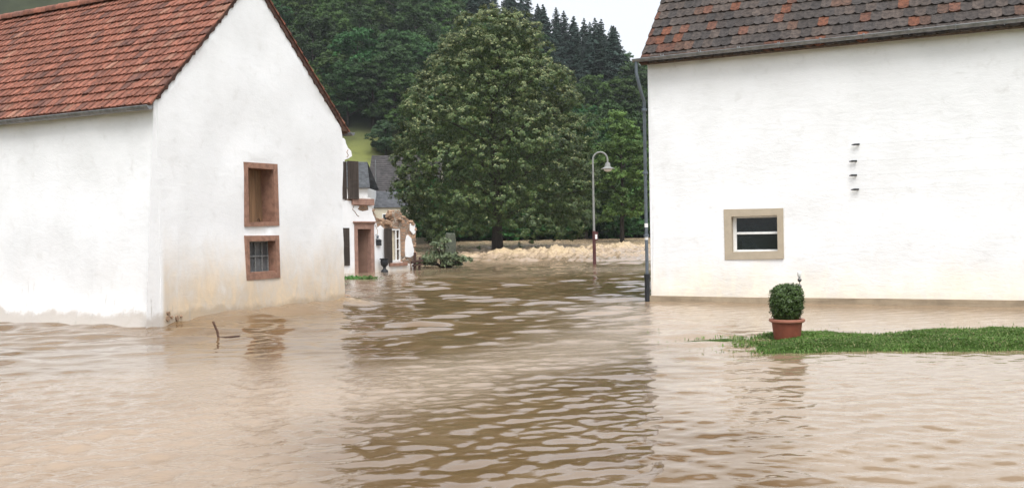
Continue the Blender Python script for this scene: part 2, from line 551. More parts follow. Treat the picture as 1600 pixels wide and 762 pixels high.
def hill(X, Y):
    hc = 51.5 - 0.42 * np.maximum(X, 0) + 0.75 * np.maximum(-X, 0)
    hc = np.clip(hc, 12, 120)
    q = (Y - 106) / 155.0
    prof = np.where(q < 0.3, 0.62 * np.maximum(q, 0), 0.186 + (q - 0.3) * 1.163)
    prof = np.where(q > 1.0, 1.0 - 0.15 * np.minimum(q - 1, 1.5), prof)
    n = fbm(X * 0.03, Y * 0.03, 5, 4) - 0.5
    return hc * prof + n * 6 * np.clip(q * 4, 0, 1) + np.where(q < 0, np.maximum(q * 30, -3), 0.0) + 0.7

xs = np.linspace(-260, 260, 181); ys = np.linspace(92, 620, 180)
GX, GY = np.meshgrid(xs, ys)
GZ = hill(GX, GY)
idx = np.arange(GX.size).reshape(GX.shape)
Q = np.stack([idx[:-1, :-1], idx[:-1, 1:], idx[1:, 1:], idx[1:, :-1]], -1).reshape(-1, 4)
mead = np.exp(-(((GX + 24) / 14) ** 2 + ((GY - 151) / 12) ** 2) ** 2)
mc = mead.reshape(-1, 1) * np.array([[.15, .165, .045]]) + (1 - mead.reshape(-1, 1)) * np.array([[.030, .036, .016]])
ter = np_mesh('hill', np.stack([GX, GY, GZ], -1).reshape(-1, 3), Q, mat('forest floor and meadow', (.1, .1, .05), .95, .35, .25, attr=True), mc, smooth=True)
tag(ter, kind='structure')
gnd = MB().add([(-2500, -800, -0.6), (2500, -800, -0.6), (2500, 3500, -0.6), (-2500, 3500, -0.6)], [(0, 1, 2, 3)]).build('ground', MT['meadow'])
tag(gnd, kind='structure')

# ------------------------------------------------------------------ flood water
def poly_dist(X, Y, pts):
    d = np.full(X.shape, 1e9)
    for (ax, ay), (bx, by) in zip(pts[:-1], pts[1:]):
        vx, vy = bx - ax, by - ay
        t = np.clip(((X - ax) * vx + (Y - ay) * vy) / (vx * vx + vy * vy), 0, 1)
        d = np.minimum(d, np.hypot(X - ax - t * vx, Y - ay - t * vy))
    return d

rows = [3.2]
while rows[-1] < 150:
    y = rows[-1]
    st = max(0.022, y * y / 1536 * (0.30 if 11 < y < 48 else 0.55))
    if y > 48: st = min(st, 0.20 if y < 84 else 0.5)
    rows.append(y + st)
rows = np.array(rows)
scol = np.concatenate([np.linspace(-1.6, -0.62, 24)[:-1], np.linspace(-0.62, 0.62, 860), np.linspace(0.62, 1.6, 24)[1:]])
WX = rows[:, None] * scol[None, :]
WY = np.repeat(rows[:, None], len(scol), 1)
dYl = np.repeat(np.gradient(rows)[:, None], len(scol), 1)

# where the current runs: fine broken chop; elsewhere cleaner ripples
wx = WX + (fbm(WX * 0.35, WY * 0.35, 21) - .5) * 2.2
wy = WY + (fbm(WX * 0.35 + 40, WY * 0.35, 22) - .5) * 2.2
cur = [(3.6, 21.5), (2.4, 17.6), (0.75, 13.5), (-0.35, 11.6), (-1.3, 9.8), (-2.6, 8.0), (-4.0, 6.0)]
chop = np.exp(-(poly_dist(wx, wy, cur) / (0.55 + 0.055 * WY)) ** 2)
curband = chop.copy()
leftz = sstep(-wx, 0.7 + 0.10 * (wy - 6), 2.2 + 0.12 * (wy - 6)) * (1 - sstep(wy, 10.5, 14.0))
chop = np.maximum(chop, 1.0 * leftz)
back = sstep(-wx - 0.075 * wy, 0.4, 2.5) * sstep(wy, 22, 28)
chop = np.maximum(chop, 0.85 * back)
chop = np.maximum(chop, 0.5 * sstep(wy, 34, 48))
chop = np.clip(chop * (0.65 + 0.7 * fbm(WX * 0.8, WY * 0.5, 31)), 0, 1)

H = np.zeros_like(WX)
rw = random.Random(3)
patch = fbm(WX * 0.22, WY * 0.16, 41, 3)
patch2 = fbm(WX * 0.3 + 9, WY * 0.22, 47, 3)
for k in range(64):
    lam = 0.10 * (0.56 / 0.10) ** (rw.random())
    ang = R(90) + rw.gauss(0, 0.60) + 0.14
    kx, ky = math.cos(ang) * 2 * math.pi / lam, math.sin(ang) * 2 * math.pi / lam
    steep = 0.0062 if lam < 0.15 else 0.0112
    amp = steep * lam / (2 * math.pi)
    w = np.clip((lam / (dYl * 2.6) - 0.8) / 0.8, 0, 1)
    quiet = 1 - 0.15 * sstep(WX, 1.2, 3.0)
    if lam < .30: quiet = quiet * (1 - .75 * sstep(WY, 10.5, 17))
    pm = quiet * np.clip(0.25 + 1.9 * (patch if k % 2 else patch2) - 0.25, 0.15, 2.0)
    ph = rw.random() * 6.28
    arg = kx * WX + ky * WY + ph + 2.6 * (fbm(WX * 0.8, WY * 0.8, 60 + k % 4, 2) - .5)
    H += amp * w * pm * np.sin(arg) * (1 + 0.9 * chop)
# broader waves of the current between the houses
for k in range(34):
    lam = 0.42 * (2.2 / 0.42) ** (rw.random())
    ang = R(90) + rw.gauss(0, 0.45) + 0.1
    kx, ky = math.cos(ang) * 2 * math.pi / lam, math.sin(ang) * 2 * math.pi / lam
    w = np.clip((lam / (dYl * 2.4) - 0.8) / 0.8, 0, 1) * sstep(WY, 8.5, 13) * (1 - sstep(WX, 2.6, 4.2) * (1 - sstep(WY, 22, 26)))
    pm = np.clip(2.2 * (patch if k % 2 else patch2) - 0.15, 0.1, 2.0)
    arg = kx * WX + ky * WY + rw.random() * 6.28 + 2.5 * (fbm(WX * 0.25, WY * 0.25, 66 + k % 3, 2) - .5)
    H += 0.032 * lam / (2 * math.pi) * w * pm * np.sin(arg) * (1 - 0.35 * chop)
# long slow swells of the current
H += 0.018 * (fbm(WX * 0.45 + WY * 0.22, WY * 0.30 - WX * 0.1, 71, 3) - 0.5) * (0.5 + chop)
# rising bed and rapids
H += level(WY)
wyz = WY + (fbm(WX * .28, WY * .28, 77, 3) - .5) * 9
zone = sstep(wyz, 52, 60) * (1 - 0.75 * sstep(WY, 76, 90)) * sstep(WX, -5.5, -2.5)
qa, qb = fbm(WX * .3, WY * .3, 78, 2) * 3, fbm(WX * .3 + 50, WY * .3, 79, 2) * 3
big = fbm(WX * 0.42 + qa, WY * 0.50 + qb, 81, 2)
rid2 = fbm(WX * 1.15 + qb, WY * 1.0 + qa, 91, 4, True)
soft = fbm(WX * 2.4 + qa, WY * 2.0, 95, 4)
hump = (np.exp(-((WX - 2.9) / 2.2) ** 2 - ((WY - 62) / 2.2) ** 2) * .54 + np.exp(-((WX + 0.3) / 2.6) ** 2 - ((WY - 64) / 2.4) ** 2) * .24
        + np.exp(-((WX - 8.0) / 3.2) ** 2 - ((WY - 73) / 3.2) ** 2) * .30 + np.exp(-((WX - 7.4) / 2.0) ** 2 - ((WY - 58) / 2.0) ** 2) * .20)
pk = fbm(WX * 1.7 + qb * 1.5, WY * 1.4 + qa * 1.5, 97, 3, True) ** 4
fine = fbm(WX * 5 + qa, WY * 4, 98, 3)
Hr = zone * (0.50 * (big - 0.5) + 0.18 * (rid2 - 0.55) + 0.22 * (soft - 0.5) + .20 * (pk - .12) + .12 * (fine - .5)) + hump * (0.4 + 0.7 * rid2 + .4 * soft)
H += Hr
crest = Hr + .10 * (soft - .5) + .06 * (rid2 - .5)
act = np.clip(hump * 4.5 + sstep(fbm(WX * .22 + 7, WY * .26, 99, 3), .52, .66), 0, 1)
foam_and_light = zone * (.12 + .88 * act) * sstep(crest, 0.04, 0.46) * sstep(wyz, 54, 61) * (1 - .6 * sstep(WY, 74, 84)) * (.35 + .9 * sstep(fine * .5 + soft * .5, .36, .62)) + .08 * zone * sstep(soft, .45, .7)
fm2 = (1 - sstep(np.hypot((WX + 7.2 - (WY - 52) * 0.25) / 3.5, (WY - 54) / 3.2), 0.5, 1.0)) * sstep(rid2, 0.5, 0.8)
foam_and_light = np.maximum(foam_and_light, .55 * sstep(WY, 73, 82) * (.35 + .9 * soft) * sstep(WX, -9, -5))  # brightens the tree-shaded water: light painted in through the froth colour
foam_and_light = np.clip(np.maximum(foam_and_light, 0.6 * fm2), 0, 1)
dpatch = np.exp(-((WX + 1.8 - .05 * (WY - 44)) / 3.2) ** 2 - ((WY - 45) / 4.5) ** 2)
rapid = sstep(wyz, 33, 46) * (1 - .85 * dpatch) * sstep(fbm(WX * .35, WY * .16, 107, 3), .30, .58)
chop = np.maximum(chop, rapid)
silt = np.maximum(sstep(WY, 42, 56) * .45, .62 * rapid) 
silt = np.clip(silt + .40 * sstep(wyz, 56, 68), 0, 1)
chop = np.maximum(chop, .95 * sstep(wyz, 54, 62))
silt = np.maximum(silt, .62 * sstep(wx, 1.6, 2.6) * (1 - sstep(wy, 18, 24)))
silt = np.maximum(silt, .15 * leftz)
silt = np.maximum(silt, .55 * curband)
# water piled against the gable of the left house
qx, qy = WX - FL.o.x, WY - FL.o.y
t_ = qx * FL.g.x + qy * FL.g.y
d_ = -(qx * FL.s.x + qy * FL.s.y)
pile = np.exp(-(np.maximum(d_, 0) / 0.75) ** 2) * sstep(t_, -0.2, 1.4) * (1 - sstep(t_, 5.4, 7.2))
H += pile * (0.15 + 0.09 * (fbm(WX * 1.6, WY * 1.6, 101, 3) - .5))
cnr = np.exp(-((t_ - 5.75) / 0.55) ** 2 - ((d_ + 0.05) / 0.7) ** 2)
H += cnr * 0.10 * fbm(WX * 5, WY * 5, 103, 3)
foam_and_light = np.maximum(foam_and_light, np.clip(cnr * 1.3 * (fbm(WX * 4, WY * 4, 104, 3) - 0.2), 0, 0.9))
chop = np.clip(np.maximum(chop, 0.7 * pile), 0, 1)
# and along the plinth of the right house
qx, qy = WX - FR.o.x, WY - FR.o.y
t2 = qx * FR.g.x + qy * FR.g.y
d2 = -(qx * FR.s.x + qy * FR.s.y)
H += np.exp(-(d2 / 0.35) ** 2) * sstep(t2, -1, 0.5) * (0.02 + 0.05 * (fbm(WX * 1.4, WY * 1.4, 105, 3) - .4))
calm = sstep(t2, -0.2, 1.5) * (1 - sstep(d2, 3.5, 6.0)) * sstep(d2, -1, 0.1)
chop = np.maximum(chop, 0.55 * calm)

def water_mat():
    m, n, l, p = new_mat('muddy flood water')
    g = n.new('ShaderNodeNewGeometry'); v = g.outputs['Position']
    ac = n.new('ShaderNodeAttribute'); ac.attribute_name = 'chop'
    af = n.new('ShaderNodeAttribute'); af.attribute_name = 'foam_and_light'
    mp = n.new('ShaderNodeMapping'); mp.inputs['Scale'].default_value = (1.0, 1.35, 1); mp.inputs['Rotation'].default_value = (0, 0, R(12)); l.new(v, mp.inputs[0])
    n0 = noise_node(n, l, mp.outputs[0], 0.5, 4, 0.6, 0.5)
    base = mix(n, l, ramp(n, l, n0.outputs[0], 0.35, 0.68), (0.118, 0.070, 0.031), (0.158, 0.100, 0.050))
    base = mix(n, l, math_node(n, l, 'MULTIPLY', ac.outputs['Fac'], 0.75), base, (0.290, 0.218, 0.152))
    mps = n.new('ShaderNodeMapping'); mps.inputs['Rotation'].default_value = (0, 0, R(-38)); mps.inputs['Scale'].default_value = (.55, 2.6, 1); l.new(v, mps.inputs[0])
    ns = noise_node(n, l, mps.outputs[0], 1.1, 6, 0.68, 1.6)                 # silt drawn out along the current
    base = mix(n, l, ramp(n, l, ns.outputs[0], 0.42, 0.66, 0.0, 0.42), base, (0.17, 0.115, 0.068))
    asl = n.new('ShaderNodeAttribute'); asl.attribute_name = 'silt'
    base = mix(n, l, asl.outputs['Fac'], base, (0.30, 0.222, 0.150))
    nf = noise_node(n, l, v, 1.4, 6, 0.72, 1.5)
    ff = math_node(n, l, 'MULTIPLY', af.outputs['Fac'], ramp(n, l, nf.outputs[0], 0.30, 0.62, .45, 1.25), clamp=True)
    base = mix(n, l, ff, base, (0.48, 0.355, 0.205))
    l.new(base, p.inputs['Base Color'])
    p.inputs['IOR'].default_value = 1.5
    p.inputs['Specular IOR Level'].default_value = 0.5
    r = math_node(n, l, 'ADD', 0.012, math_node(n, l, 'MULTIPLY', ac.outputs['Fac'], 0.022))
    r = math_node(n, l, 'ADD', r, math_node(n, l, 'MULTIPLY', ff, 0.35))
    l.new(r, p.inputs['Roughness'])
    nb1 = noise_node(n, l, mp.outputs[0], 2.6, 3, 0.5, 0.6)
    nb2 = noise_node(n, l, mp.outputs[0], 11.0, 4, 0.62, 0.8)
    h = math_node(n, l, 'ADD', math_node(n, l, 'MULTIPLY', nb1.outputs[0], 0.005),
                  math_node(n, l, 'MULTIPLY', nb2.outputs[0], math_node(n, l, 'ADD', 0.0008, math_node(n, l, 'MULTIPLY', ac.outputs['Fac'], 0.0095))))
    nb3 = noise_node(n, l, v, 2.2, 6, 0.7, 1.5)
    h = math_node(n, l, 'ADD', h, math_node(n, l, 'MULTIPLY', nb3.outputs[0], math_node(n, l, 'MULTIPLY', af.outputs['Fac'], 0.16)))
    b = n.new('ShaderNodeBump'); b.inputs['Strength'].default_value = 1.0; b.inputs['Distance'].default_value = 1.0
    l.new(h, b.inputs['Height']); l.new(b.outputs[0], p.inputs['Normal'])
    return m
MT['water'] = water_mat()
idx = np.arange(WX.size).reshape(WX.shape)
Q = np.stack([idx[:-1, :-1], idx[:-1, 1:], idx[1:, 1:], idx[1:, :-1]], -1).reshape(-1, 4)
wat = np_mesh('water', np.stack([WX, WY, H], -1).reshape(-1, 3), Q, MT['water'], smooth=True,
              extra={'chop': chop.ravel(), 'foam_and_light': foam_and_light.ravel(), 'silt': silt.ravel()})
tag(wat, kind='structure')

# ------------------------------------------------------------------ roofs made of tiles
def tile_roof(mb, o, u, w, length, slope, expo, tw, style, colf, rng):
    """o eave corner, u along the eave, w up the slope (unit vectors)"""
    o, u, w = Vector(o), Vector(u), Vector(w)
    nrm = u.cross(w).normalized()
    if nrm.z < 0: nrm = -nrm
    nr, nc = int(math.ceil(slope / expo)), int(math.ceil(length / tw))
    fs = [0, .1, .2, .32, .5, .68, .82, .92, 1.0]
    for r in range(nr):
        off = (0.5 * tw if (style == 'tongue' and r % 2) else 0) + (rng.uniform(-.012, .012) if style == 'tongue' else 0)
        for c in range(-1, nc + 1):
            a0 = c * tw + off; a1 = a0 + tw
            if a1 <= 0.02 or a0 >= length - 0.02: continue
            lift = rng.gauss(0, 0.004); sk = rng.gauss(0, 0.006)
            top, bot, lip = [], [], []
            for f in fs:
                a = min(max(a0 + f * tw, 0), length)
                if style == 'pan':
                    h = 0.030 * math.exp(-((f - .12) / .13) ** 2) + 0.016 * math.exp(-((f - .6) / .16) ** 2)
                    tongue = 0.0
                else:
                    h = 0.014 * math.exp(-((f - .06) / .07) ** 2) + 0.010 * (2 * f - 1) ** 2
                    tongue = -0.034 * (1 - (2 * f - 1) ** 2)
                s0, s1 = r * expo + tongue + sk, (r + 1) * expo + 0.05
                s1 = min(s1, slope + 0.05)
                th = 0.030 if style == 'pan' else 0.026
                bot.append(o + u * a + w * s0 + nrm * (h + th + 0.012 + lift))
                lip.append(o + u * a + w * (s0 + 0.006) + nrm * (h * 0.7 - 0.004 + lift))
                top.append(o + u * a + w * s1 + nrm * (h * 0.8 + 0.004 + lift * .3))
            n = len(fs)
            faces = []
            for i in range(n - 1):
                faces.append((i, i + 1, 2 * n + i + 1, 2 * n + i))
                faces.append((n + i, n + i + 1, i + 1, i))
            faces.append((n, 0, 2 * n)); faces.append((n - 1, 2 * n - 1, 3 * n - 1))
            mb.add(bot + lip + top, faces, colf(r, c, rng))

def red_col(r, c, g):
    k = g.uniform(0.75, 1.2)
    b = (0.245, 0.094, 0.060)
    if g.random() < 0.12: b = (0.16, 0.07, 0.05)
    if g.random() < 0.08: b = (0.28, 0.135, 0.09)
    return tuple(x * k for x in b)

def old_col(r, c, g):
    k = g.uniform(0.8, 1.18)
    q = mn.noise(Vector((c * 0.45, r * 0.9, 3.3)))
    if g.random() < (0.46 if q > 0.06 else 0.07):
        b = random.Random(r * 91 + c).choice([(0.165, 0.062, 0.033), (0.12, 0.054, 0.035), (0.105, 0.060, 0.042)])
    else:
        b = g.choice([(0.060, 0.049, 0.043), (0.072, 0.057, 0.049), (0.053, 0.045, 0.041), (0.084, 0.064, 0.053)])
    return tuple(x * k for x in b)

def rect(a, b, c, d):
    return [(a, b), (c, b), (c, d), (a, d)]

# ------------------------------------------------------------------ LEFT HOUSE
lh = thing('house', 'white limewashed house with red tiled roof and mud-stained gable', 'house', FL.o, FL.a)
EAVE, RIDT, RIDZ, GW = 4.30, 2.66, 7.12, 5.67
DEPTH = 13.0
def open_box(pts):
    (x0, z0), (x1, z1), (x2, z2), (x3, z3) = pts
    return pts
up_out = FL.poly([(380, 253), (432.5, 256.5), (435.5, 352.5), (382.5, 354)])
up_in = FL.poly([(386.5, 262), (426.5, 265), (429.5, 346), (388.5, 348)])
lo_out = FL.poly([(382.5, 368), (435, 367.5), (437, 433.5), (384.5, 438)])
lo_in = FL.poly([(388.5, 377), (429.5, 376), (431.5, 425.5), (390, 428)])
gab = MB()
# the right edge and the corners of an old wall are never straight
edge_r = [(GW + 0.02 * math.sin(z * 2.3) + random.uniform(-.012, .012), z) for z in np.linspace(-0.6, EAVE - 0.05, 22)]
edge_l = [(0.0 + random.uniform(-.01, .01) - 0.05 * max(0, 0.8 - z), z) for z in np.linspace(EAVE - 0.05, -0.6, 22)]
outl = edge_r + [(RIDT, RIDZ)] + edge_l
gab.panel(outl, [up_out[::-1], lo_out[::-1]], 0.0, 0.55, grid=0.16, wav=0.018, seed=4.0)
# side walls and rear
gab.panel([(-DEPTH, -0.6), (-0.02, -0.6), (-0.02, EAVE), (-DEPTH, EAVE)], [], 0.0, 0.5, grid=0.3, wav=0.015)
k0 = 0
def rot_part(mb, start, fn):
    for i in range(start, len(mb.v)): mb.v[i] = tuple(fn(Vector(mb.v[i])))
gab2 = MB()
gab2.panel(outl, [up_out[::-1], lo_out[::-1]], 0.0, 0.55, grid=0.16, wav=0.018, seed=4.0)
s0 = len(gab2.v)
# long wall facing the camera: local plane x = 0, running along +y, thickness towards +x, foot battered outwards
gab2.panel([(0.006, -0.6), (DEPTH, -0.6), (DEPTH, EAVE - .02), (0.006, EAVE - .02)], [], -0.075, 0.45, grid=0.28, wav=0.02)
rot_part(gab2, s0, lambda p: Vector((p.y - (0.22 * max(0, 0.7 - p.z) ** 1.5 if p.y < 0.2 else 0), p.x, p.z)))
s0 = len(gab2.v)
gab2.panel([(0.55, -0.6), (DEPTH, -0.6), (DEPTH, EAVE), (0.55, EAVE)], [], 0.0, 0.5)
rot_part(gab2, s0, lambda p: Vector((GW - p.y, p.x, p.z)))
s0 = len(gab2.v)
gab2.panel([(0, -0.6), (GW, -0.6), (GW, EAVE), (RIDT, RIDZ), (0, EAVE)], [], 0.0, 0.4)
rot_part(gab2, s0, lambda p: Vector((p.x, DEPTH + p.y + .01, p.z)))
# battered corner foot seen at the lower left
lw = gab2.build('wall', MT['plaster_left'], lh, smooth=40)
# roof: two slopes
rl = random.Random(5)
rm = MB()
wl_ = Vector((RIDT, 0, RIDZ - EAVE)); sl = wl_.length; wl_.normalize()
OV = 0.10
tile_roof(rm, Vector((0, -0.07, EAVE)) - wl_ * 0.30 + Vector((0, 0, .06)), (0, 1, 0), wl_, DEPTH + 0.5, sl + 0.32, 0.262, 0.205, 'pan', red_col, rl)
wr_ = Vector((-(GW - RIDT), 0, RIDZ - EAVE)); sr = wr_.length; wr_.normalize()
tile_roof(rm, Vector((GW, -0.07, EAVE)) - wr_ * 0.30 + Vector((0, 0, .06)), (0, 1, 0), wr_, DEPTH + 0.5, sr + 0.32, 0.262, 0.205, 'pan', red_col, rl)
# decking under the tiles
for w_, x0, L_ in ((wl_, 0, sl), (wr_, GW, sr)):
    a = Vector((x0, -0.04, EAVE + .02)) - w_ * 0.28; b = Vector((x0, -0.04, EAVE + .02)) + w_ * L_
    n_ = Vector((-w_.z, 0, w_.x)); n_ = n_ if n_.z > 0 else -n_
    q = [a, b, b + n_ * .04, a + n_ * .04]
    rm.add(q + [p + Vector((0, DEPTH + .4, 0)) for p in q], [(3, 2, 1, 0), (4, 5, 6, 7), (0, 1, 5, 4), (2, 3, 7, 6), (0, 4, 7, 3), (1, 2, 6, 5)], (0.16, 0.09, 0.06))
# ridge tiles
for k in range(34):
    y0 = -0.08 + k * 0.40
    pr = [(0.13 * math.cos(a), 0.12 * math.sin(a)) for a in np.linspace(-0.3, math.pi + .3, 9)]
    vs = [Vector((RIDT + p[0] * (1 + .06 * e), y0 + e * 0.43, RIDZ + 0.09 + p[1] + .012 * e)) for e in (0, 1) for p in pr]
    rm.add(vs, [(i, i + 1, 9 + i + 1, 9 + i) for i in range(8)], red_col(0, 0, rl))
rf = rm.build('roof', MT['tile_red'], lh, smooth=50)
# mortar lumps and verge boards under the right verge
for w_, x0, L_ in ((wr_, GW, sr), (wl_, 0, sl)):
    n_ = Vector((-w_.z, 0, w_.x)); n_ = n_ if n_.z > 0 else -n_
    vm = MB(); rows_ = []
    K = int(L_ / .065)
    for k in range(K + 1):
        c = Vector((x0, 0, EAVE + .02)) + w_ * (L_ * k / K - .05)
        dp_ = .035 + .03 * max(0, math.sin(k * 1.57)) + rl.uniform(-.012, .012)
        rows_ += [c - n_ * dp_ + Vector((0, -.035, 0)), c + n_ * .03 + Vector((0, -.045, 0)), c + n_ * .03 + Vector((0, .02, 0)), c - n_ * dp_ + Vector((0, .02, 0))]
    fs_ = [(4 * k + i, 4 * k + (i + 1) % 4, 4 * k + 4 + (i + 1) % 4, 4 * k + 4 + i) for k in range(K) for i in range(4)] + [(3, 2, 1, 0), tuple(4 * K + i for i in range(4))]
    vm.add(rows_, fs_)
    vm.build('verge_mortar', MT['verge'], rf)
# gutters
def gutter(mb, a, b, r, n=9):
    a, b = Vector(a), Vector(b)
    t = (b - a).normalized(); side = t.cross(Vector((0, 0, 1))).normalized()
    def ring(c, rr): return [c + side * rr * math.cos(q) + Vector((0, 0, rr * math.sin(q))) for q in np.linspace(math.pi, 2 * math.pi, n)]
    vs = ring(a, r) + ring(b, r) + ring(a, r - .006) + ring(b, r - .006)
    fs = [(i, i + 1, n + i + 1, n + i) for i in range(n - 1)] + [(2 * n + i, 3 * n + i, 3 * n + i + 1, 2 * n + i + 1) for i in range(n - 1)]
    fs += [tuple(range(n)), tuple(range(2 * n - 1, n - 1, -1))]
    mb.add(vs, fs)
    for s in (-1, 1): mb.tube([a + side * s * r, b + side * s * r], 0.010, 6)
gm = MB(); gutter(gm, Vector((0, -0.10, EAVE - 0.19)) - Vector((0.26, 0, 0)), (-0.26, DEPTH, EAVE - 0.19), 0.07)
gm.build('gutter', MT['zinc'], rf, smooth=40)
gm = MB(); gutter(gm, (GW + 0.27, -0.14, EAVE - 0.15), (GW + 0.27, DEPTH, EAVE - 0.15), 0.07)
gm.build('gutter', MT['zinc'], rf, smooth=40)
ev = MB(); ev.box((GW - .02, -0.05, EAVE - 0.12), (GW + 0.17, DEPTH, EAVE - 0.02))
ev.build('eave_board', MT['fascia'], rf)

def window_frame(par, outer, inner, m, y0=-0.02, y1=0.10, name='frame'):
    mb = MB(); mb.panel(outer, [inner[::-1]], y0, y1); return mb.build(name, m, par)

w1 = MB(); w1.panel(up_out, [up_in[::-1]], -0.022, 0.42)
u_win = w1.build('window', MT['sandstone'], lh)
# planks closing the niche, two boards with a gap, and the iron hook
xi0, xi1 = min(p[0] for p in up_in), max(p[0] for p in up_in)
zi0, zi1 = min(p[1] for p in up_in), max(p[1] for p in up_in)
bd = MB()
wd = (xi1 - xi0)
for k in range(4):
    a = xi0 - 0.02 + (wd + 0.04) * k / 4
    bd.box((a + .004, 0.34 + 0.006 * (k % 2), zi0 - .03), (a + (wd + .04) / 4 - .004, 0.385, zi1 + .03), 0.004)
bd.build('board', MT['board'], u_win)
hk = MB(); hk.tube([(xi1 - .22, 0.30, zi0 + .06), (xi1 - .20, 0.27, zi0 + .10), (xi1 - .16, 0.27, zi0 + .03)], 0.015, 6)
hk.build('hook', MT['rust'], u_win)
w2 = MB(); w2.panel(lo_out, [lo_in[::-1]], -0.022, 0.30)
l_win = w2.build('window', MT['sandstone'], lh)
xi0, xi1 = min(p[0] for p in lo_in), max(p[0] for p in lo_in)
zi0, zi1 = min(p[1] for p in lo_in), max(p[1] for p in lo_in)
pn = MB(); pn.box((xi0 - .03, 0.235, zi0 - .03), (xi1 + .03, 0.25, zi1 + .03)); pn.build('pane', MT['glass_dusty'], l_win)
ba = MB()
for k in range(5):
    x = xi0 + (xi1 - xi0) * k / 4; x = min(max(x, xi0 + .02), xi1 - .02)
    ba.box((x - .014, 0.20, zi0 - .02), (x + .014, 0.232, zi1 + .02), 0.003)
for z in (zi0 + .02, (zi0 + zi1) / 2 + .02, zi1 - .015):
    ba.box((xi0 - .02, 0.195, z - .016), (xi1 + .02, 0.227, z + .016), 0.003)
ba.build('glazing_bars', mat('flaking grey white paint', (0.26, 0.265, 0.26), 0.7, 0.45, 30), l_win)
sill = MB(); zs = min(p[1] for p in lo_in)
sill.box((xi0 - .01, 0.02, zs - .02), (xi1 + .01, 0.20, zs + .035), 0.01); sill.build('sill', MT['sandstone'], l_win)
# flaked-off plaster patches at the foot near the corner
fl = MB()
for (x, y, w_) in ((263, 489, 5), (262, 497, 6), (276, 497, 6), (283, 494, 3), (268, 495, 3)):
    t, z = FL.hit(x, y)
    poly = [(t + w_ * .0075 * math.cos(a) * random.uniform(.5, 1.3), z + w_ * .0075 * math.sin(a) * random.uniform(.5, 1.5)) for a in np.linspace(0, 6.28, 11)[:-1]]
    fl.panel(poly, [], -0.026, 0.01)
fl.build('bare_patch', MT['stone_loose'], lw)

# ------------------------------------------------------------------ RIGHT HOUSE
rh = thing('barn', 'white roughcast barn with old grey and orange tiled roof', 'barn', FR.o, FR.a)
REAVE = 5.62; RL = 16.0; RD = 9.0; RP = R(45)
fo = FR.poly([(1131, 327), (1224, 325), (1225, 404), (1133, 405.5)])
fi = FR.poly([(1143, 338.5), (1214.5, 336), (1215.5, 392), (1144, 393.5)])
wm = MB()
wm.panel([(0, -0.6), (RL, -0.6), (RL, REAVE), (0, REAVE)], [fo[::-1]], 0.0, 0.5, grid=0.2, wav=0.016, seed=9)
s0 = len(wm.v)
gz = REAVE + RD / 2 * math.tan(RP)
wm.panel([(0.5, -0.6), (RD, -0.6), (RD, REAVE), (RD / 2, gz), (0.5, REAVE + .5)], [], 0.0, 0.5, grid=0.4, wav=0.012)
rot_part(wm, s0, lambda p: Vector((p.y, p.x, p.z)))
s0 = len(wm.v)
wm.panel([(0.5, -0.6), (RD, -0.6), (RD, REAVE), (RD / 2, gz), (0.5, REAVE + .5)], [], 0.0, 0.5)
rot_part(wm, s0, lambda p: Vector((RL - p.y, p.x, p.z)))
s0 = len(wm.v)
wm.panel([(0.5, -0.6), (RL - .5, -0.6), (RL - .5, REAVE), (0.5, REAVE)], [], 0.0, 0.4)
rot_part(wm, s0, lambda p: Vector((p.x, RD - p.y, p.z)))
rw_ = wm.build('wall', MT['plaster_right'], rh, smooth=40)
zt0 = FR.hit(1018, 461.5)[1]; zt1 = FR.hit(1370, 466)[1]
pm_ = MB()
pm_.panel([(-0.03, -0.6), (RL, -0.6), (RL, zt1 + (zt1 - zt0) * (RL - 4.9) / 4.9 * .0), (4.9, zt1), (2.4, (zt0 + zt1) / 2 - .01), (-0.03, zt0)], [], -0.032, 0.10, grid=0.25, wav=0.006)
pm_.build('plinth', MT['plinth'], rh)
rr = random.Random(12)
rm = MB()
ws = Vector((0, math.cos(RP), math.sin(RP)))
tile_roof(rm, Vector((-0.12, 0, REAVE + .02)) - ws * 0.34 + Vector((0, 0, .09)), (1, 0, 0), ws, RL + .3, 6.7, 0.345, 0.215, 'tongue', old_col, rr)
wb = Vector((0, -math.cos(RP), math.sin(RP)))
tile_roof(rm, Vector((-0.12, RD, REAVE + .02)) - wb * 0.34 + Vector((0, 0, .09)), (1, 0, 0), wb, RL + .3, 6.7, 0.345, 0.43, 'tongue', old_col, rr)
for w_, y0 in ((ws, 0), (wb, RD)):
    a = Vector((-0.08, y0, REAVE + .03)) - w_ * 0.30; b = Vector((-0.08, y0, REAVE + .03)) + w_ * 6.36
    n_ = Vector((0, -w_.z, w_.y)); n_ = n_ if n_.z > 0 else -n_
    q = [a, b, b + n_ * .05, a + n_ * .05]
    rm.add(q + [p + Vector((RL + .2, 0, 0)) for p in q], [(3, 2, 1, 0), (4, 5, 6, 7), (0, 1, 5, 4), (2, 3, 7, 6), (0, 4, 7, 3), (1, 2, 6, 5)], (0.10, 0.07, 0.05))
rroof = rm.build('roof', MT['tile_old'], rh, smooth=50)
fb = MB(); fb.box((-0.10, -0.17, REAVE - 0.12), (RL, -0.012, REAVE + 0.03), 0.006)
fb.build('eave_board', MT['fascia'], rroof)
gy, gz_ = -0.33, REAVE - 0.02
gm = MB(); gutter(gm, (-0.24, gy, gz_ - 0.03), (RL, gy, gz_ + 0.03), 0.066)
gt = gm.build('gutter', MT['zinc'], rroof, smooth=40)
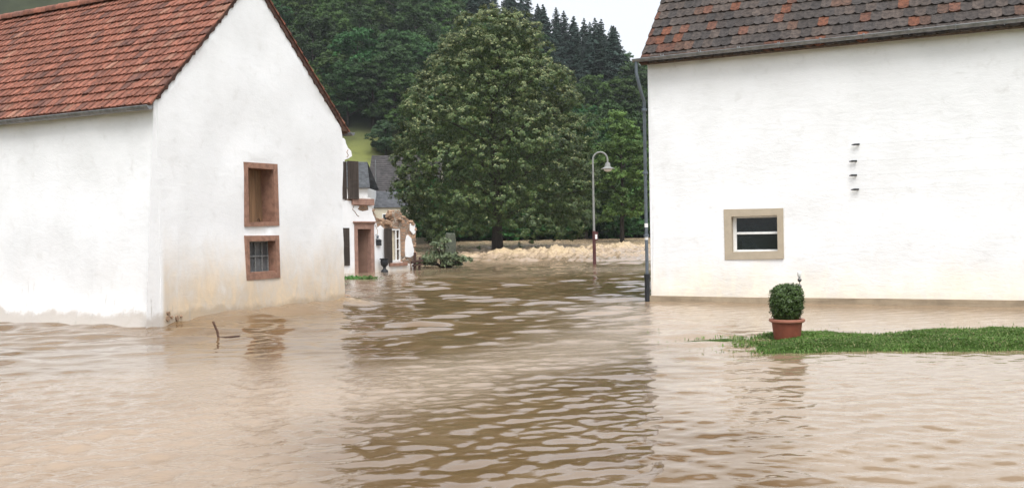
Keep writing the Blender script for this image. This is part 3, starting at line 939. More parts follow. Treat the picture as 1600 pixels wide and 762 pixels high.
for k in range(18):
    br = MB(); x = 0.45 + k * 0.86
    br.tube([(x, gy + .10, gz_ + .05), (x, gy + .082, gz_ - .02)] + [(x, gy + .082 * math.cos(q), gz_ + .082 * math.sin(q)) for q in np.linspace(0, -math.pi, 9)] + [(x, gy - .082, gz_ + .02)], 0.012, 5)
    br.build('bracket', MT['zinc'], gt)
dp = MB()
dp.tube([(-0.16, gy, gz_ - .05), (-0.16, gy, gz_ - .36), (-0.10, gy + .12, gz_ - .75), (-0.09, -0.02, gz_ - 0.95), (-0.085, -0.02, 0.62)], 0.038, 12)
for z in (4.45, 3.0, 1.55): dp.tube([(-0.088, -.02, z - .03), (-0.088, -.02, z + .03)], 0.062, 12)
dpo = dp.build('downpipe', MT['steel_grey'], rh, smooth=40)
dl = MB(); dl.tube([(-0.085, -0.02, 0.62), (-0.085, -0.02, -0.4)], 0.06, 12); dl.tube([(-0.085, -0.02, 0.56), (-0.085, -0.02, 0.66)], 0.07, 12)
dl.build('standpipe', MT['black_pipe'], rh, smooth=40)
for (y, hgt) in ((352, .09), (370, .13)):
    z = FR.hit(1010, y)[1]
    st = MB(); st.tube([(-0.086, -.02, z - hgt / 2), (-0.086, -.02, z + hgt / 2)], 0.041, 12, cap=False)
    st.build('sticker', MT['sticker'], dpo)
fr = MB(); fr.panel(fo, [fi[::-1]], -0.028, 0.26); rwin = fr.build('window', MT['beige'], rh)
x0, x1 = min(p[0] for p in fi), max(p[0] for p in fi); z0, z1 = min(p[1] for p in fi), max(p[1] for p in fi)
sa = MB()
sa.box((x0 - .01, .13, z0 - .01), (x0 + .075, .19, z1 + .01), .006); sa.box((x1 - .028, .13, z0 - .01), (x1 + .01, .19, z1 + .01), .006)
sa.box((x0 + .076, .132, z0 - .01), (x1 - .029, .188, z0 + .045), .006); sa.box((x0 + .076, .132, z1 - .045), (x1 - .029, .188, z1 + .01), .006)
zm = FR.hit(1180, 364)[1]
sa.box((x0 + .076, .128, zm - .026), (x1 - .029, .186, zm + .026), .006)
sa.build('sash', MT['white_wood'], rwin)
pn = MB(); pn.box((x0 + .05, .165, z0 + .02), (x1 - .02, .172, z1 - .02)); pn.build('pane', MT['glass'], rwin)
bk = MB(); bk.box((x0 - .02, .262, z0 - .02), (x1 + .02, .28, z1 + .02)); bk.build('dark_room', MT['dark'], rwin)
for (x, y) in ((1339, 226), (1335, 252), (1335, 274), (1338, 296)):
    t, z = FR.hit(x, y)
    hm = MB(); hm.tube([(t + .03, .02, z), (t + .03, -.06, z)], .014, 8); hm.tube([(t - .10, -.06, z - .004), (t - .04, -.06, z), (t + .06, -.06, z)], [.008, .020, .018], 8)
    h_ = hm.build('wire_anchor', MT['black_pipe'], rh)
    wi = MB(); wi.tube([(t + .04, -.06, z), (t + 2.0, -.06, z + 0.0), (t + 6.5, -.06, z)], .0020, 5)
    wi.build('wire', MT['wire'], h_)

# ------------------------------------------------------------------ RUINED HOUSE
rz = thing('ruined_house', 'collapsed white house with bare broken stone walls and open door', 'house', FZ.o, FZ.a)
def rough(pts, amp=0.05, n=3, seed=1):
    g = random.Random(seed); out = []
    for i in range(len(pts)):
        a, b = Vector(pts[i]), Vector(pts[(i + 1) % len(pts)])
        out.append(tuple(a))
        for k in range(1, n):
            p = a.lerp(b, k / n); out.append((p.x + g.uniform(-amp, amp), p.y + g.uniform(-amp, amp)))
    return out
core_px = [(524, 440), (524, 213), (536, 216), (540, 224), (544, 236), (547, 240), (545, 247), (537, 250), (537, 311), (548, 311), (549, 320), (580, 321), (582, 326),
           (587, 336), (590, 345), (597, 349), (604, 352), (612, 350), (617, 344), (615, 334), (619, 328), (625, 330), (629, 337), (636, 341), (643, 347), (648, 352), (650, 365), (647, 385), (649, 400), (650, 432)]
core = FZ.poly(core_px)
door = FZ.poly([(557, 357), (579, 356.5), (579, 440), (557, 440)])
win = FZ.poly([(611, 357), (625.5, 356), (626, 408), (611, 409)])
door = [(door[0][0], door[0][1]), (door[1][0], door[0][1]), (door[1][0], -0.5), (door[0][0], -0.5)]
wx0, wx1 = win[0][0], win[1][0]; wz1, wz0 = win[0][1], win[2][1]
win = [(wx0, wz0), (wx1, wz0), (wx1, wz1), (wx0, wz1)]
sm = MB()
sm.panel(rough(core, .035, 3, 4), [door, win], 0.0, 0.5, grid=0.25, wav=0.02)
g = random.Random(21)
def stone(mb, c, r, g):
    bm = bmesh.new(); bmesh.ops.create_icosphere(bm, subdivisions=2, radius=1)
    sx, sy, sz = r * g.uniform(.8, 1.5), r * g.uniform(.8, 1.2), r * g.uniform(.5, .9)
    ro = Matrix.Rotation(g.uniform(0, 6), 3, 'Z') @ Matrix.Rotation(g.uniform(-.4, .4), 3, 'X')
    off = g.uniform(0, 50)
    vs = []
    for q in bm.verts:
        p = q.co.copy()
        k = 1 + .28 * mn.noise(p * 1.3 + Vector((off, 0, 0)))
        p = Vector((max(-.72, min(.72, p.x)), max(-.72, min(.72, p.y)), max(-.72, min(.72, p.z)))) * 1.25 * k
        vs.append(ro @ Vector((p.x * sx, p.y * sy, p.z * sz)) + Vector(c))
    bm.verts.index_update()
    fs = [tuple(v.index for v in f.verts) for f in bm.faces]; bm.free()
    mb.add(vs, fs)
wall_ = sm.build('wall', MT['stone'], rz)
# loose rubble stones lying along the broken edge, joined in one mesh
ls = MB()
for i in range(12, len(core_px) - 2):
    (xa, ya), (xb, yb) = core_px[i], core_px[i + 1]
    n_ = max(1, int(math.hypot(xb - xa, yb - ya) / 3.2))
    for k in range(n_):
        f = (k + .5) / n_
        t, z = FZ.hit(xa + (xb - xa) * f, ya + (yb - ya) * f + 1)
        stone(ls, (t, g.uniform(.02, .42), z), g.uniform(.07, .14), g)
for (xa, ya, n_, rr_) in ((600, 346, 10, .16), (608, 352, 8, .14), (622, 340, 7, .12), (593, 344, 5, .12)):
    for k in range(n_):
        t, z = FZ.hit(xa + g.uniform(-7, 7), ya + g.uniform(-3, 6))
        stone(ls, (t, g.uniform(-.12, .5), z), rr_ * g.uniform(.5, 1.1), g)
ls.build('loose_rubble', MT['stone_loose'], wall_, smooth=30)
# plaster skins
pl = MB()
left_px = [(524, 440), (524, 214), (537, 216), (539, 219), (540, 224), (543, 231), (548, 236), (549.5, 244), (543, 248), (537.5, 250), (537.5, 313), (550, 314), (553, 321), (561, 322), (558, 327), (566, 330), (575, 328), (574, 322), (580, 321), (582, 334), (586, 344), (589, 356), (594, 352), (601, 358), (606, 357), (611, 358), (611, 409), (627, 409), (640, 412), (641, 431), (630, 440)]
pl.panel(rough(FZ.poly(left_px), .018, 2, 6), [door], -0.03, -0.002, grid=0.3, wav=0.006)
for px in ([(640, 350), (644, 347), (648, 350), (648.5, 362), (645, 366), (640, 360)], [(634, 371), (637, 367), (642, 372), (645, 384), (646, 398), (640, 402), (633, 401), (632.5, 385)], [(642, 413), (649, 410), (650, 424), (644, 430)]):
    pl.panel(rough(FZ.poly(px), .03, 2, 8), [], -0.035, -0.002)
pl.build('plaster', MT['plaster_ruin'], wall_)
# cracks as thin grooves of bare masonry
for pts in ([(543, 214 + 20), (541, 238), (543.5, 243), (541, 246)], [(552, 322), (550, 327), (554, 331), (557, 336), (560, 338)], [(586, 352), (589, 360), (588, 372)]):
    q = [FZ.hit(*p) for p in pts]
    cr = MB(); cr.tube([(a[0], -.031, a[1]) for a in q], .016, 5)
    cr.build('crack', MT['stone_loose'], wall_)
# other walls of the shell
bw_ = MB()
L_ = core[-1][0]
s0 = len(bw_.v); bw_.panel(rough([(0.55, -.5), (5.5, -.5), (5.5, 2.0), (4.0, 1.6), (2.4, 2.3), (1.2, 1.5), (0.55, 2.2)], .08, 3, 3), [], 0, .45, grid=.4)
rot_part(bw_, s0, lambda p: Vector((L_ - .08 - p.y, p.x, p.z)))
s0 = len(bw_.v); bw_.panel(rough([(-1, -.5), (L_ - .6, -.5), (L_ - .6, 1.8), (3, 2.2), (1.5, 2.9), (-1, 3.3)], .08, 3, 5), [], 0, .45, grid=.4)
rot_part(bw_, s0, lambda p: Vector((p.x, 5.6 + p.y, p.z)))
s0 = len(bw_.v); bw_.panel([(0.5, -.5), (5.6, -.5), (5.6, 4.5), (0.5, 5.2)], [], 0, .45, grid=.4)
rot_part(bw_, s0, lambda p: Vector((-1.0 + p.y, p.x, p.z)))
bw_.build('rear_wall', MT['stone'], rz)
# added near-black partition box inside the front door keeps the hall dark
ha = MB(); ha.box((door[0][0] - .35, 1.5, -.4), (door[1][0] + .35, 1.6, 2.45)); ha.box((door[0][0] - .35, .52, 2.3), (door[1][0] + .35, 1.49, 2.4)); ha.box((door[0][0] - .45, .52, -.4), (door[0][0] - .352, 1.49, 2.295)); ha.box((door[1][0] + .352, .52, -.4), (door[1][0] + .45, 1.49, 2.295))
ha.build('dark_partition', MT['dark'], rz)
# door surround
dx0, dx1, dz1 = door[0][0], door[1][0], door[0][1]
df = MB(); jw = 0.19
df.box((dx0 - jw, -.055, -.5), (dx0 + .03, .22, dz1), .012); df.box((dx1 - .03, -.055, -.5), (dx1 + jw, .22, dz1), .012)
df.box((dx0 - jw, -.058, dz1 - .03), (dx1 + jw, .22, dz1 + .20), .012)
df.box((dx0 - jw - .04, -.085, dz1 + .202), (dx1 + jw + .04, .02, dz1 + .262), .012)
df.box((dx0 - jw - .09, -.14, dz1 + .264), (dx1 + jw + .09, .02, dz1 + .33), .015)
dfo = df.build('door_frame', MT['sandstone_pale'], rz)
dm = MB(); wdt = dx1 - dx0 - .06
rotd = Matrix.Rotation(R(-58), 3, 'Z')
s0 = 0; dm.box((-wdt, -.022, -.45), (0, .022, dz1 - .05), .004)
for (a, b, c, d) in ((-wdt + .12, .35, -.12, .95), (-wdt + .12, 1.1, -.12, dz1 - .22)):
    dm.box((a, -.032, b), (c, -.0225, d), .003)
dm.v = [tuple(rotd @ Vector(q) + Vector((dx1 - .035, .20, 0))) for q in dm.v]
dob = dm.build('door', MT['door'], rz)
hd = MB(); p = rotd @ Vector((-wdt + .06, -.05, 1.0)) + Vector((dx1 - .035, .20, 0)); hd.tube([p, p + Vector((.10, -.01, 0))], .014, 8); hd.build('handle', MT['black_pipe'], dob)
# shutters
def shutter(t0, t1, z0, z1, ang, hinge, y=-.06, lab=None):
    w_ = t1 - t0; mb = MB(); s = .06
    sgn = 1 if hinge == 'l' else -1
    def bx(a, b, c, d, y0=-.02, y1=.02): mb.box((min(a, c), y0, b), (max(a, c), y1, d), .004)
    h = z1 - z0
    bx(0, 0, sgn * s, h); bx(sgn * (w_ - s), 0, sgn * w_, h)
    for zz in (0, h * .5 - s / 2, h - s): bx(sgn * (s + .001), zz, sgn * (w_ - s - .001), zz + s, -.018, .018)
    for (za, zb) in ((s, h * .5 - s / 2), (h * .5 + s / 2, h - s)):
        n_ = max(4, int((zb - za) / .055))
        for k in range(n_):
            zc = za + (zb - za) * (k + .5) / n_
            mb.box((min(sgn * s, sgn * (w_ - s)), -.008, zc - .03), (max(sgn * s, sgn * (w_ - s)), .008, zc + .03), 0, Matrix.Rotation(R(-28), 3, 'X'))
    ro = Matrix.Rotation(R(ang), 3, 'Z')
    ox = t0 if hinge == 'l' else t1
    mb.v = [tuple(ro @ Vector(q) + Vector((ox, y, z0))) for q in mb.v]
    return mb.build('shutter', MT['shutter'], rz)
(a, zb), (c, zc) = FZ.hit(537, 415), FZ.hit(544, 356); shutter(a - .35, c, zb, zc, 0, 'l')
(a, zb), (c, zc) = FZ.hit(598, 411), FZ.hit(610.5, 357); shutter(a, c, zb, zc, 6, 'r')
(a, zb), (c, zc) = FZ.hit(541.5, 311), FZ.hit(555, 252.5); shutter(a, c, zb, zc, -8, 'l', -.10)
(a, zb), (c, zc) = FZ.hit(534, 311), FZ.hit(540, 253); shutter(a, c, zb, zc, 8, 'l', -.07)
# upper sill and the broken white window piece lying on it
sb = MB(); a, z = FZ.hit(548.5, 320); c, z2 = FZ.hit(582, 310); sb.box((a, -.12, z), (c, .35, z2 - .03), .012); usill = sb.build('sill', MT['sandstone_pale'], rz)
sb = MB(); a, z = FZ.hit(607, 416); c, z2 = FZ.hit(634, 409.5); sb.box((a, -.13, z), (c, .20, z2), .012); sb.build('sill', MT['sandstone'], rz)
# lower window with lace curtain
wf = MB(); e = .055
wf.box((wx0, .02, wz0), (wx0 + e, .09, wz1), .004); wf.box((wx1 - e, .02, wz0), (wx1, .09, wz1), .004)
wf.box((wx0 + e, .022, wz0), (wx1 - e, .088, wz0 + e * 1.3), .004); wf.box((wx0 + e, .022, wz1 - e * 1.6), (wx1 - e, .088, wz1), .004)
wf.box((wx0 + (wx1 - wx0) * .52, .02, wz0 + e), (wx0 + (wx1 - wx0) * .52 + .06, .09, wz1 - e), .004)
for f in (.36, .68): wf.box((wx0 + (wx1 - wx0) * .58, .03, wz0 + (wz1 - wz0) * f), (wx1 - e, .08, wz0 + (wz1 - wz0) * f + .035), .003)
wfo = wf.build('window', MT['white_wood'], rz)
cu = MB(); nx = 26
vs = []
for j in range(2):
    for i in range(nx): vs.append((wx0 + e + (wx1 - wx0 - 2 * e) * .62 * i / (nx - 1), .15 + .03 * math.sin(i * 1.35), wz0 + .05 if j == 0 else wz1 - .05))
cu.add(vs, [(i, i + 1, nx + i + 1, nx + i) for i in range(nx - 1)]); cu.build('curtain', MT['curtain'], wfo, smooth=True)
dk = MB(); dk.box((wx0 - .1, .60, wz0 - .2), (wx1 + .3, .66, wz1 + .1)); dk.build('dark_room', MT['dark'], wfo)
# letterbox and lamp on the wall
a, z = FZ.hit(586.5, 383.5); c, z2 = FZ.hit(592.5, 375.5)
lb = MB(); lb.box((a, -.15, z), (c, -.031, z2), .015); lb.add([(a - .01, -.17, z2 - .02), (c + .01, -.17, z2 - .02), (c + .01, -.03, z2 + .05), (a - .01, -.03, z2 + .05), (a - .01, -.17, z2), (c + .01, -.17, z2), (c + .01, -.03, z2 + .07), (a - .01, -.03, z2 + .07)], [(0, 3, 2, 1), (4, 5, 6, 7), (0, 1, 5, 4), (1, 2, 6, 5), (2, 3, 7, 6), (3, 0, 4, 7)])
lb.build('letterbox', MT['black_pipe'], rz)
a, z = FZ.hit(586, 367)
wl2 = MB(); wl2.tube([(a, -.03, z), (a, -.12, z + .03), (a, -.16, z - .02)], .012, 6); wl2.lathe([(.02, 0), (.06, -.02), (.05, -.14), (.02, -.15)], 12, (a, -.16, z - .02)); wl2.build('wall_lamp', MT['steel_grey'], rz)

# broken white window bar lying on the sill: it could be lifted away
a = FZ.hit(553, 307, -.05); b = FZ.hit(579, 311, -.05)
pp = FZ.world(a[0], -.05, a[1])
wbar = MB(); q0, q1 = FZ.world(a[0], -.02, a[1] + .01) - pp, FZ.world(b[0], -.06, b[1] + .012) - pp
tt = (q1 - q0).normalized()
wbar.tube([q0, q0.lerp(q1, .5) + Vector((0, 0, .006)), q1], .055, 4)
wbo = wbar.build('broken_window_bar', MT['white_wood'], None, loc=pp)
tag(wbo, 'broken white window bar lying on the upper sill of the ruin', 'window bar')

# ------------------------------------------------------------------ debris by the ruin
c0 = ground_at(643, 424)
c0 = Vector((FZ.world(core[-1][0] - .25, -.25).x, FZ.world(core[-1][0] - .25, -.25).y, 0))
bt = thing('broken_timber', 'dark red-brown broken timbers crossed at the end of the ruin', 'timber', c0, FZ.a)
for (p0, p1, r_) in (((-.15, 0, -.2), (-.05, .05, .85), .07), ((-.45, -.06, .38), (.4, -.05, .46), .075), ((-.4, -.1, .22), (.45, -.02, .27), .06), ((.18, -.02, -.2), (.32, .04, .62), .06)):
    m_ = MB(); m_.tube([p0, (Vector(p0) + Vector(p1)) / 2 + Vector((0, 0, .01)), p1], [r_, r_ * 1.05, r_ * .95], 4); m_.build('beam', MT['timber_red'], bt)

# black urn by the door
a, _ = FZ.hit(592, 421)
pu = FZ.world(a, -.35)
ur = thing('garden_urn', 'black pedestal urn standing in the water beside the ruined doorway', 'urn', pu)
um = MB(); um.lathe([(.17, -.3), (.17, .05), (.15, .09), (.09, .13), (.06, .20), (.10, .26), (.17, .34), (.19, .52), (.17, .56), (.22, .60), (.23, .64), (.19, .64), (.17, .57)], 20); um.build('bowl', MT['black_pipe'], ur, smooth=40)
us = MB(); us.lathe([(.16, .575), (.10, .60), (.02, .62)], 14); us.build('soil', MT['soil'], ur)

# ------------------------------------------------------------------ foliage
def blob_leaves(centers, radii, per, size, upper=0.25, rng=RNG, squash=0.8):
    """leaf positions on the shells of many clumps"""
    n = len(centers)
    k = np.repeat(np.arange(n), per)
    d = rng.normal(0, 1, (len(k), 3)); d /= np.linalg.norm(d, axis=1, keepdims=True)
    d[:, 2] = np.where(d[:, 2] < -0.3, -d[:, 2] * rng.random(len(k)), d[:, 2])
    rad = rng.uniform(0.55, 1.08, len(k))
    P = centers[k] + d * (radii[k] * rad)[:, None] * np.array([1, 1, squash])
    N = d + np.array([0, 0, upper])
    return P, N, k, rad

def lime_tree():
    Y0 = 80.0
    px2m = Y0 / F
    base = at(777, 388, Y0)
    cx, cy = base.x, Y0
    zw = base.z
    # outline of the crown read off the picture, as half widths left and right of the trunk
    prof = [(10, -4, 12), (24, -30, 30), (42, -48, 55), (62, -66, 72), (85, -92, 80), (108, -110, 76), (124, -116, 118), (150, -128, 131), (172, -138, 126), (196, -140, 124),
            (225, -156, 140), (255, -158, 150), (285, -158, 154), (315, -156, 156), (335, -150, 156), (350, -135, 152), (364, -112, 128)]
    zs = np.array([at(777, p[0], Y0).z for p in prof])[::-1]
    lf = np.array([p[1] for p in prof])[::-1] * px2m
    rt = np.array([p[2] for p in prof])[::-1] * px2m
    rng = np.random.default_rng(5)
    # big leafy limbs over the crown's surface, each a rounded lobe that overhangs the next one
    C, Rr = [], []
    tries = 0
    while len(C) < 230 and tries < 60000:
        tries += 1
        z = zs[0] + (zs[-1] - .6 - zs[0]) * rng.random() ** .9; a = rng.uniform(0, 2 * math.pi)
        l_, r_ = np.interp(z, zs, lf), np.interp(z, zs, rt)
        off, rad = (l_ + r_) / 2, (r_ - l_) / 2
        if rng.random() > (rad + 1.0) / 9.0: continue
        r = .75 + 1.95 * rng.random() ** 1.4 * (0.62 + 0.38 * min(1, rad / 6))
        hi_ = z > zs[0] + 8
        ra_ = max(rad - r * rng.choice([.95, .8, .6, .35 if hi_ else .7, .15 if hi_ else .8, -.1 if hi_ else .9], p=[.2, .25, .25, .15, .1, .05]), .1)
        p = np.array([cx + off + math.cos(a) * ra_, cy + math.sin(a) * ra_, z])
        if all(np.sum((p - c) ** 2) > (0.60 * (r + q)) ** 2 for c, q in zip(C, Rr)): C.append(p); Rr.append(r)
    C, Rr = np.array(C), np.array(Rr)
    lob = rng.uniform(.72, 1.28, len(C))
    # sprays on every lobe, thick on its upper and outer side, thin underneath
    S, SR, SN, SL = [], [], [], []
    for i, (c, r) in enumerate(zip(C, Rr)):
        n_ = int(27 * r * r) + 10
        d = rng.normal(0, 1, (n_, 3)); d /= np.linalg.norm(d, axis=1, keepdims=True)
        out = c - np.array([cx, cy, c[2] - 1.5]); out /= np.linalg.norm(out) + 1e-9
        k_ = (d @ out > -.35) & ((d[:, 2] > -.35) | (rng.random(n_) < .2))
        d = d[k_]
        S.append(c + d * r * rng.uniform(.80, 1.05, (len(d), 1)) * np.array([1, 1, .86])); SR.append(rng.uniform(.15, .36, len(d))); SN.append(d); SL.append(np.full(len(d), i))
    S, SR, SN, SL = map(np.concatenate, (S, SR, SN, SL))
    per = 30
    k = np.repeat(np.arange(len(S)), per)
    d = rng.normal(0, 1, (len(k), 3)); d /= np.linalg.norm(d, axis=1, keepdims=True)
    rad = rng.uniform(.3, 1.05, len(k))
    P = S[k] + d * (SR[k] * rad)[:, None] * np.array([1, 1, .75])
    N = SN[k] * 1.2 + d * .40 + np.array([0, 0, .35])
    size = rng.uniform(.10, .20, len(P))
    # sparse leaves inside
    ni = 34000
    z = rng.uniform(zs[0] + .5, zs[-1] - 2, ni); a = rng.uniform(0, 6.283, ni)
    l_, r_ = np.interp(z, zs, lf), np.interp(z, zs, rt)
    ra_ = (r_ - l_) / 2 * np.sqrt(rng.random(ni)) * .78
    Pi = np.stack([cx + (l_ + r_) / 2 + np.cos(a) * ra_, cy + np.sin(a) * ra_, z], 1)
    nb_ = len(P)
    P = np.concatenate([P, Pi]); N = np.concatenate([N, rng.normal(0, 1, (ni, 3))]); size = np.concatenate([size, rng.uniform(.13, .24, ni)])
    V, Qd = leaves(P, N, size, 0.75, 0.3, 0.32, rng)
    cv = np.concatenate([rng.uniform(.8, 1.2, len(S))[k] * lob[SL[k]], np.ones(ni)])
    up_ = np.concatenate([(SN[k][:, 2] + .25 * d[:, 2]), -np.ones(ni)])
    g1 = np.array([0.030, 0.052, 0.014]); g2 = np.array([0.066, 0.090, 0.025]); br = np.array([0.205, 0.215, 0.088])
    t = rng.random(len(P))[:, None]
    col = (g1 * (1 - t) + g2 * t) * cv[:, None]
    hi = np.clip((P[:, 2] - zs[0]) / (zs[-1] - zs[0]), 0, 1)
    bract_and_light = rng.random(len(P)) < np.clip(.05 + .62 * hi, 0, .62) * np.clip(.35 + .8 * up_, 0, 1)    # pale bracts plus painted light: denser high up and on upward sides
    col[bract_and_light] = br * rng.uniform(0.6, 1.1, (bract_and_light.sum(), 1))
    print('lime leaves', len(P), 'lobes', len(C))
    o0 = np.array([cx, cy, 0.0])
    root = thing('lime_tree', 'huge dense lime tree with pale flowers standing in the rapids', 'tree', (cx, cy, 0))
    np_mesh('crown', V - o0, Qd, MT['leaf'], np.repeat(col, 4, 0), root)
    tb = MB()
    ztop = zs[-1] - 3
    tb.tube([(0, 0, -0.8), (0.02, 0, zw + .2), (0, 0, zw + 1.2), (.06, .05, zw + 2.6), (0.1, 0, 6), (-.1, .1, 10), (.05, 0, 15), (0, 0, ztop)], [.62, .50, .42, .42, .42, .32, .18, .05], 14)
    for i in range(26):
        z = 2.8 + 13 * i / 26; a = i * 2.4
        rr_ = (np.interp(z + 2, zs, rt) - np.interp(z + 2, zs, lf)) / 2 * .8
        tb.tube([(0, 0, z), (math.cos(a) * rr_ * .3, math.sin(a) * rr_ * .3, z + 1.0), (math.cos(a) * rr_ * .65, math.sin(a) * rr_ * .65, z + 1.9), (math.cos(a) * rr_, math.sin(a) * rr_, z + 2.4)], [.20 - .004 * i, .14, .08, .03], 7)
    tb.build('trunk', MT['bark'], root, smooth=True)
lime_tree()

def make_broadleaf(label, group, w, h, seed, greens, nl=24, per=440, size=0.42, cone=0.0, droop=0.15):
    """a crown of overlapping leafy limbs on a trunk, standing at the origin"""
    rng = np.random.default_rng(seed)
    C, Rr = [], []
    tries = 0
    while len(C) < nl and tries < 9000:
        tries += 1
        f = rng.uniform(0.10, 1.0)
        prof = math.sin(min(1, (f + 0.10) / 0.55) * math.pi / 2) * (math.sqrt(max(0.0, 1 - ((f - .42) / .60) ** 2)) if f > .42 else 1.0)
        prof = prof * (1 - cone * f)
        a = rng.uniform(0, 6.283); ra = w / 2 * prof * rng.uniform(0.55, 0.92)
        r = rng.uniform(0.13, 0.22) * w * (1 - .25 * f)
        p = np.array([math.cos(a) * ra, math.sin(a) * ra, h * (0.08 + 0.86 * f)])
        if all(np.sum((p - c) ** 2) > (0.5 * (r + q)) ** 2 for c, q in zip(C, Rr)): C.append(p); Rr.append(r)
    for f in (.25, .45, .65, .8): C.append(np.array([0, 0, h * f])); Rr.append(w * .22 * (1.2 - f * .5))
    C, Rr = np.array(C), np.array(Rr)
    # every limb carries smaller sprays
    sub = 9
    kk = np.repeat(np.arange(len(C)), sub)
    d = rng.normal(0, 1, (len(kk), 3)); d /= np.linalg.norm(d, axis=1, keepdims=True); d[:, 2] = np.abs(d[:, 2]) * rng.choice([1, 1, 1, -.6], len(kk))
    C2 = C[kk] + d * (Rr[kk] * .72)[:, None]; R2 = Rr[kk] * rng.uniform(.32, .55, len(kk))
    P, N, k, rad = blob_leaves(C2, R2, per // sub + 1, size, .35, rng, .8)
    V, Qd = leaves(P, N, rng.uniform(.6, 1.15, len(P)) * size, .7, .3, .5, rng)
    cv = rng.uniform(.7, 1.3, len(C))[kk][k] * rng.uniform(.85, 1.15, len(C2))[k]
    t = rng.random(len(P))[:, None]
    g1, g2 = np.array(greens[0]), np.array(greens[1])
    col = (g1 * (1 - t) + g2 * t) * cv[:, None]
    root = thing('broadleaf_tree', label, 'tree', (0, 0, -200), 0, group)
    np_mesh('crown', V, Qd, MT['leaf_hill'], np.repeat(col, 4, 0), root)
    tb = MB(); tb.tube([(0, 0, -1.5), (0, 0, h * .12), (.1, 0, h * .4), (0, .1, h * .8)], [w * .035, w * .028, w * .02, w * .006], 8)
    for i in range(6):
        a = i * 1.9 + seed; z = h * (.2 + .09 * i)
        tb.tube([(0, 0, z), (math.cos(a) * w * .18, math.sin(a) * w * .18, z + h * .07), (math.cos(a) * w * .36, math.sin(a) * w * .36, z + h * .12)], [w * .014, w * .009, w * .003], 6)
    tb.build('trunk', MT['bark'], root, smooth=True)
    return root

def make_spruce(label, group, w, h, seed):
    rng = np.random.default_rng(seed)
    P, N, S = [], [], []
    nw = 40
    for i in range(nw):
        f = i / (nw - 1); z = h * (.06 + .93 * f)
        L = w / 2 * (1 - f) ** .72 * rng.uniform(.85, 1.12) + .12
        nb = int(13 - 6 * f)
        for b in range(nb):
            a = rng.uniform(0, 6.28); l_ = L * rng.uniform(.7, 1.1)
            m_ = max(3, int(l_ / .22))
            for q in range(m_):
                u = (q + .6) / m_
                dr = -.32 * l_ * u ** 1.4 + (.10 * l_ if u > .85 else 0)
                for s in (0, -1, 1):
                    wd_ = s * .28 * l_ * (1 - u) * rng.uniform(.5, 1.1)
                    P.append((math.cos(a) * l_ * u - math.sin(a) * wd_, math.sin(a) * l_ * u + math.cos(a) * wd_, z + dr + rng.uniform(-.1, .1) - abs(wd_) * .25))
                    N.append((math.cos(a) * .5, math.sin(a) * .5, .8)); S.append(.5 + .4 * (1 - f))
    P, N, S = np.array(P), np.array(N), np.array(S)
    V, Qd = leaves(P, N, S * rng.uniform(.7, 1.2, len(S)), .5, .3, .35, rng)
    t = rng.random(len(P))[:, None]
    col = (np.array([.018, .034, .026]) * (1 - t) + np.array([.036, .060, .046]) * t)
    root = thing('spruce', label, 'spruce', (0, 0, -200), 0, group)
    np_mesh('crown', V, Qd, MT['needle'], np.repeat(col, 4, 0), root)
    tb = MB(); tb.tube([(0, 0, -1.5), (0, 0, h * .5), (0, 0, h * .98)], [.24, .14, .02], 7); tb.build('trunk', MT['bark'], root, smooth=True)
    return root

dark1 = ((.021, .058, .017), (.040, .104, .028)); dark2 = ((.028, .058, .019), (.050, .098, .030)); mid = ((.042, .080, .020), (.072, .128, .032)); lite = ((.052, .092, .028), (.090, .140, .045))
LAB = {'dark': ('dark green broadleaf tree packed into the wooded hillside', 'dark broadleaf trees of the wooded hillside'),
       'light': ('lighter yellow-green broadleaf tree on the wooded hillside', 'lighter broadleaf trees of the wooded hillside'),
       'spruce': ('pointed dark spruce on the hilltop against the sky', 'spruces along the hilltop')}
protos = {'dark': [make_broadleaf(*LAB['dark'], 10.5, 13.5, s, g_) for s, g_ in ((1, dark1), (2, dark2), (3, dark1), (4, dark2))],
          'light': [make_broadleaf(*LAB['light'], 8.5, 11, s, g_) for s, g_ in ((6, mid), (7, mid))],
          'spruce': [make_spruce(*LAB['spruce'], 10.5, 19, s) for s in (8, 9, 10)]}
used = set()
def plant(kind, i, x, y, z, s, rot, label=None, group=None):
    p = protos[kind][i]
    if (kind, i) not in used:
        used.add((kind, i))
        p.location = (x, y, z); p.rotation_euler = (0, 0, rot); p.scale = (s, s, s)
        return p
    return dup(p, (x, y, z), rot, s)

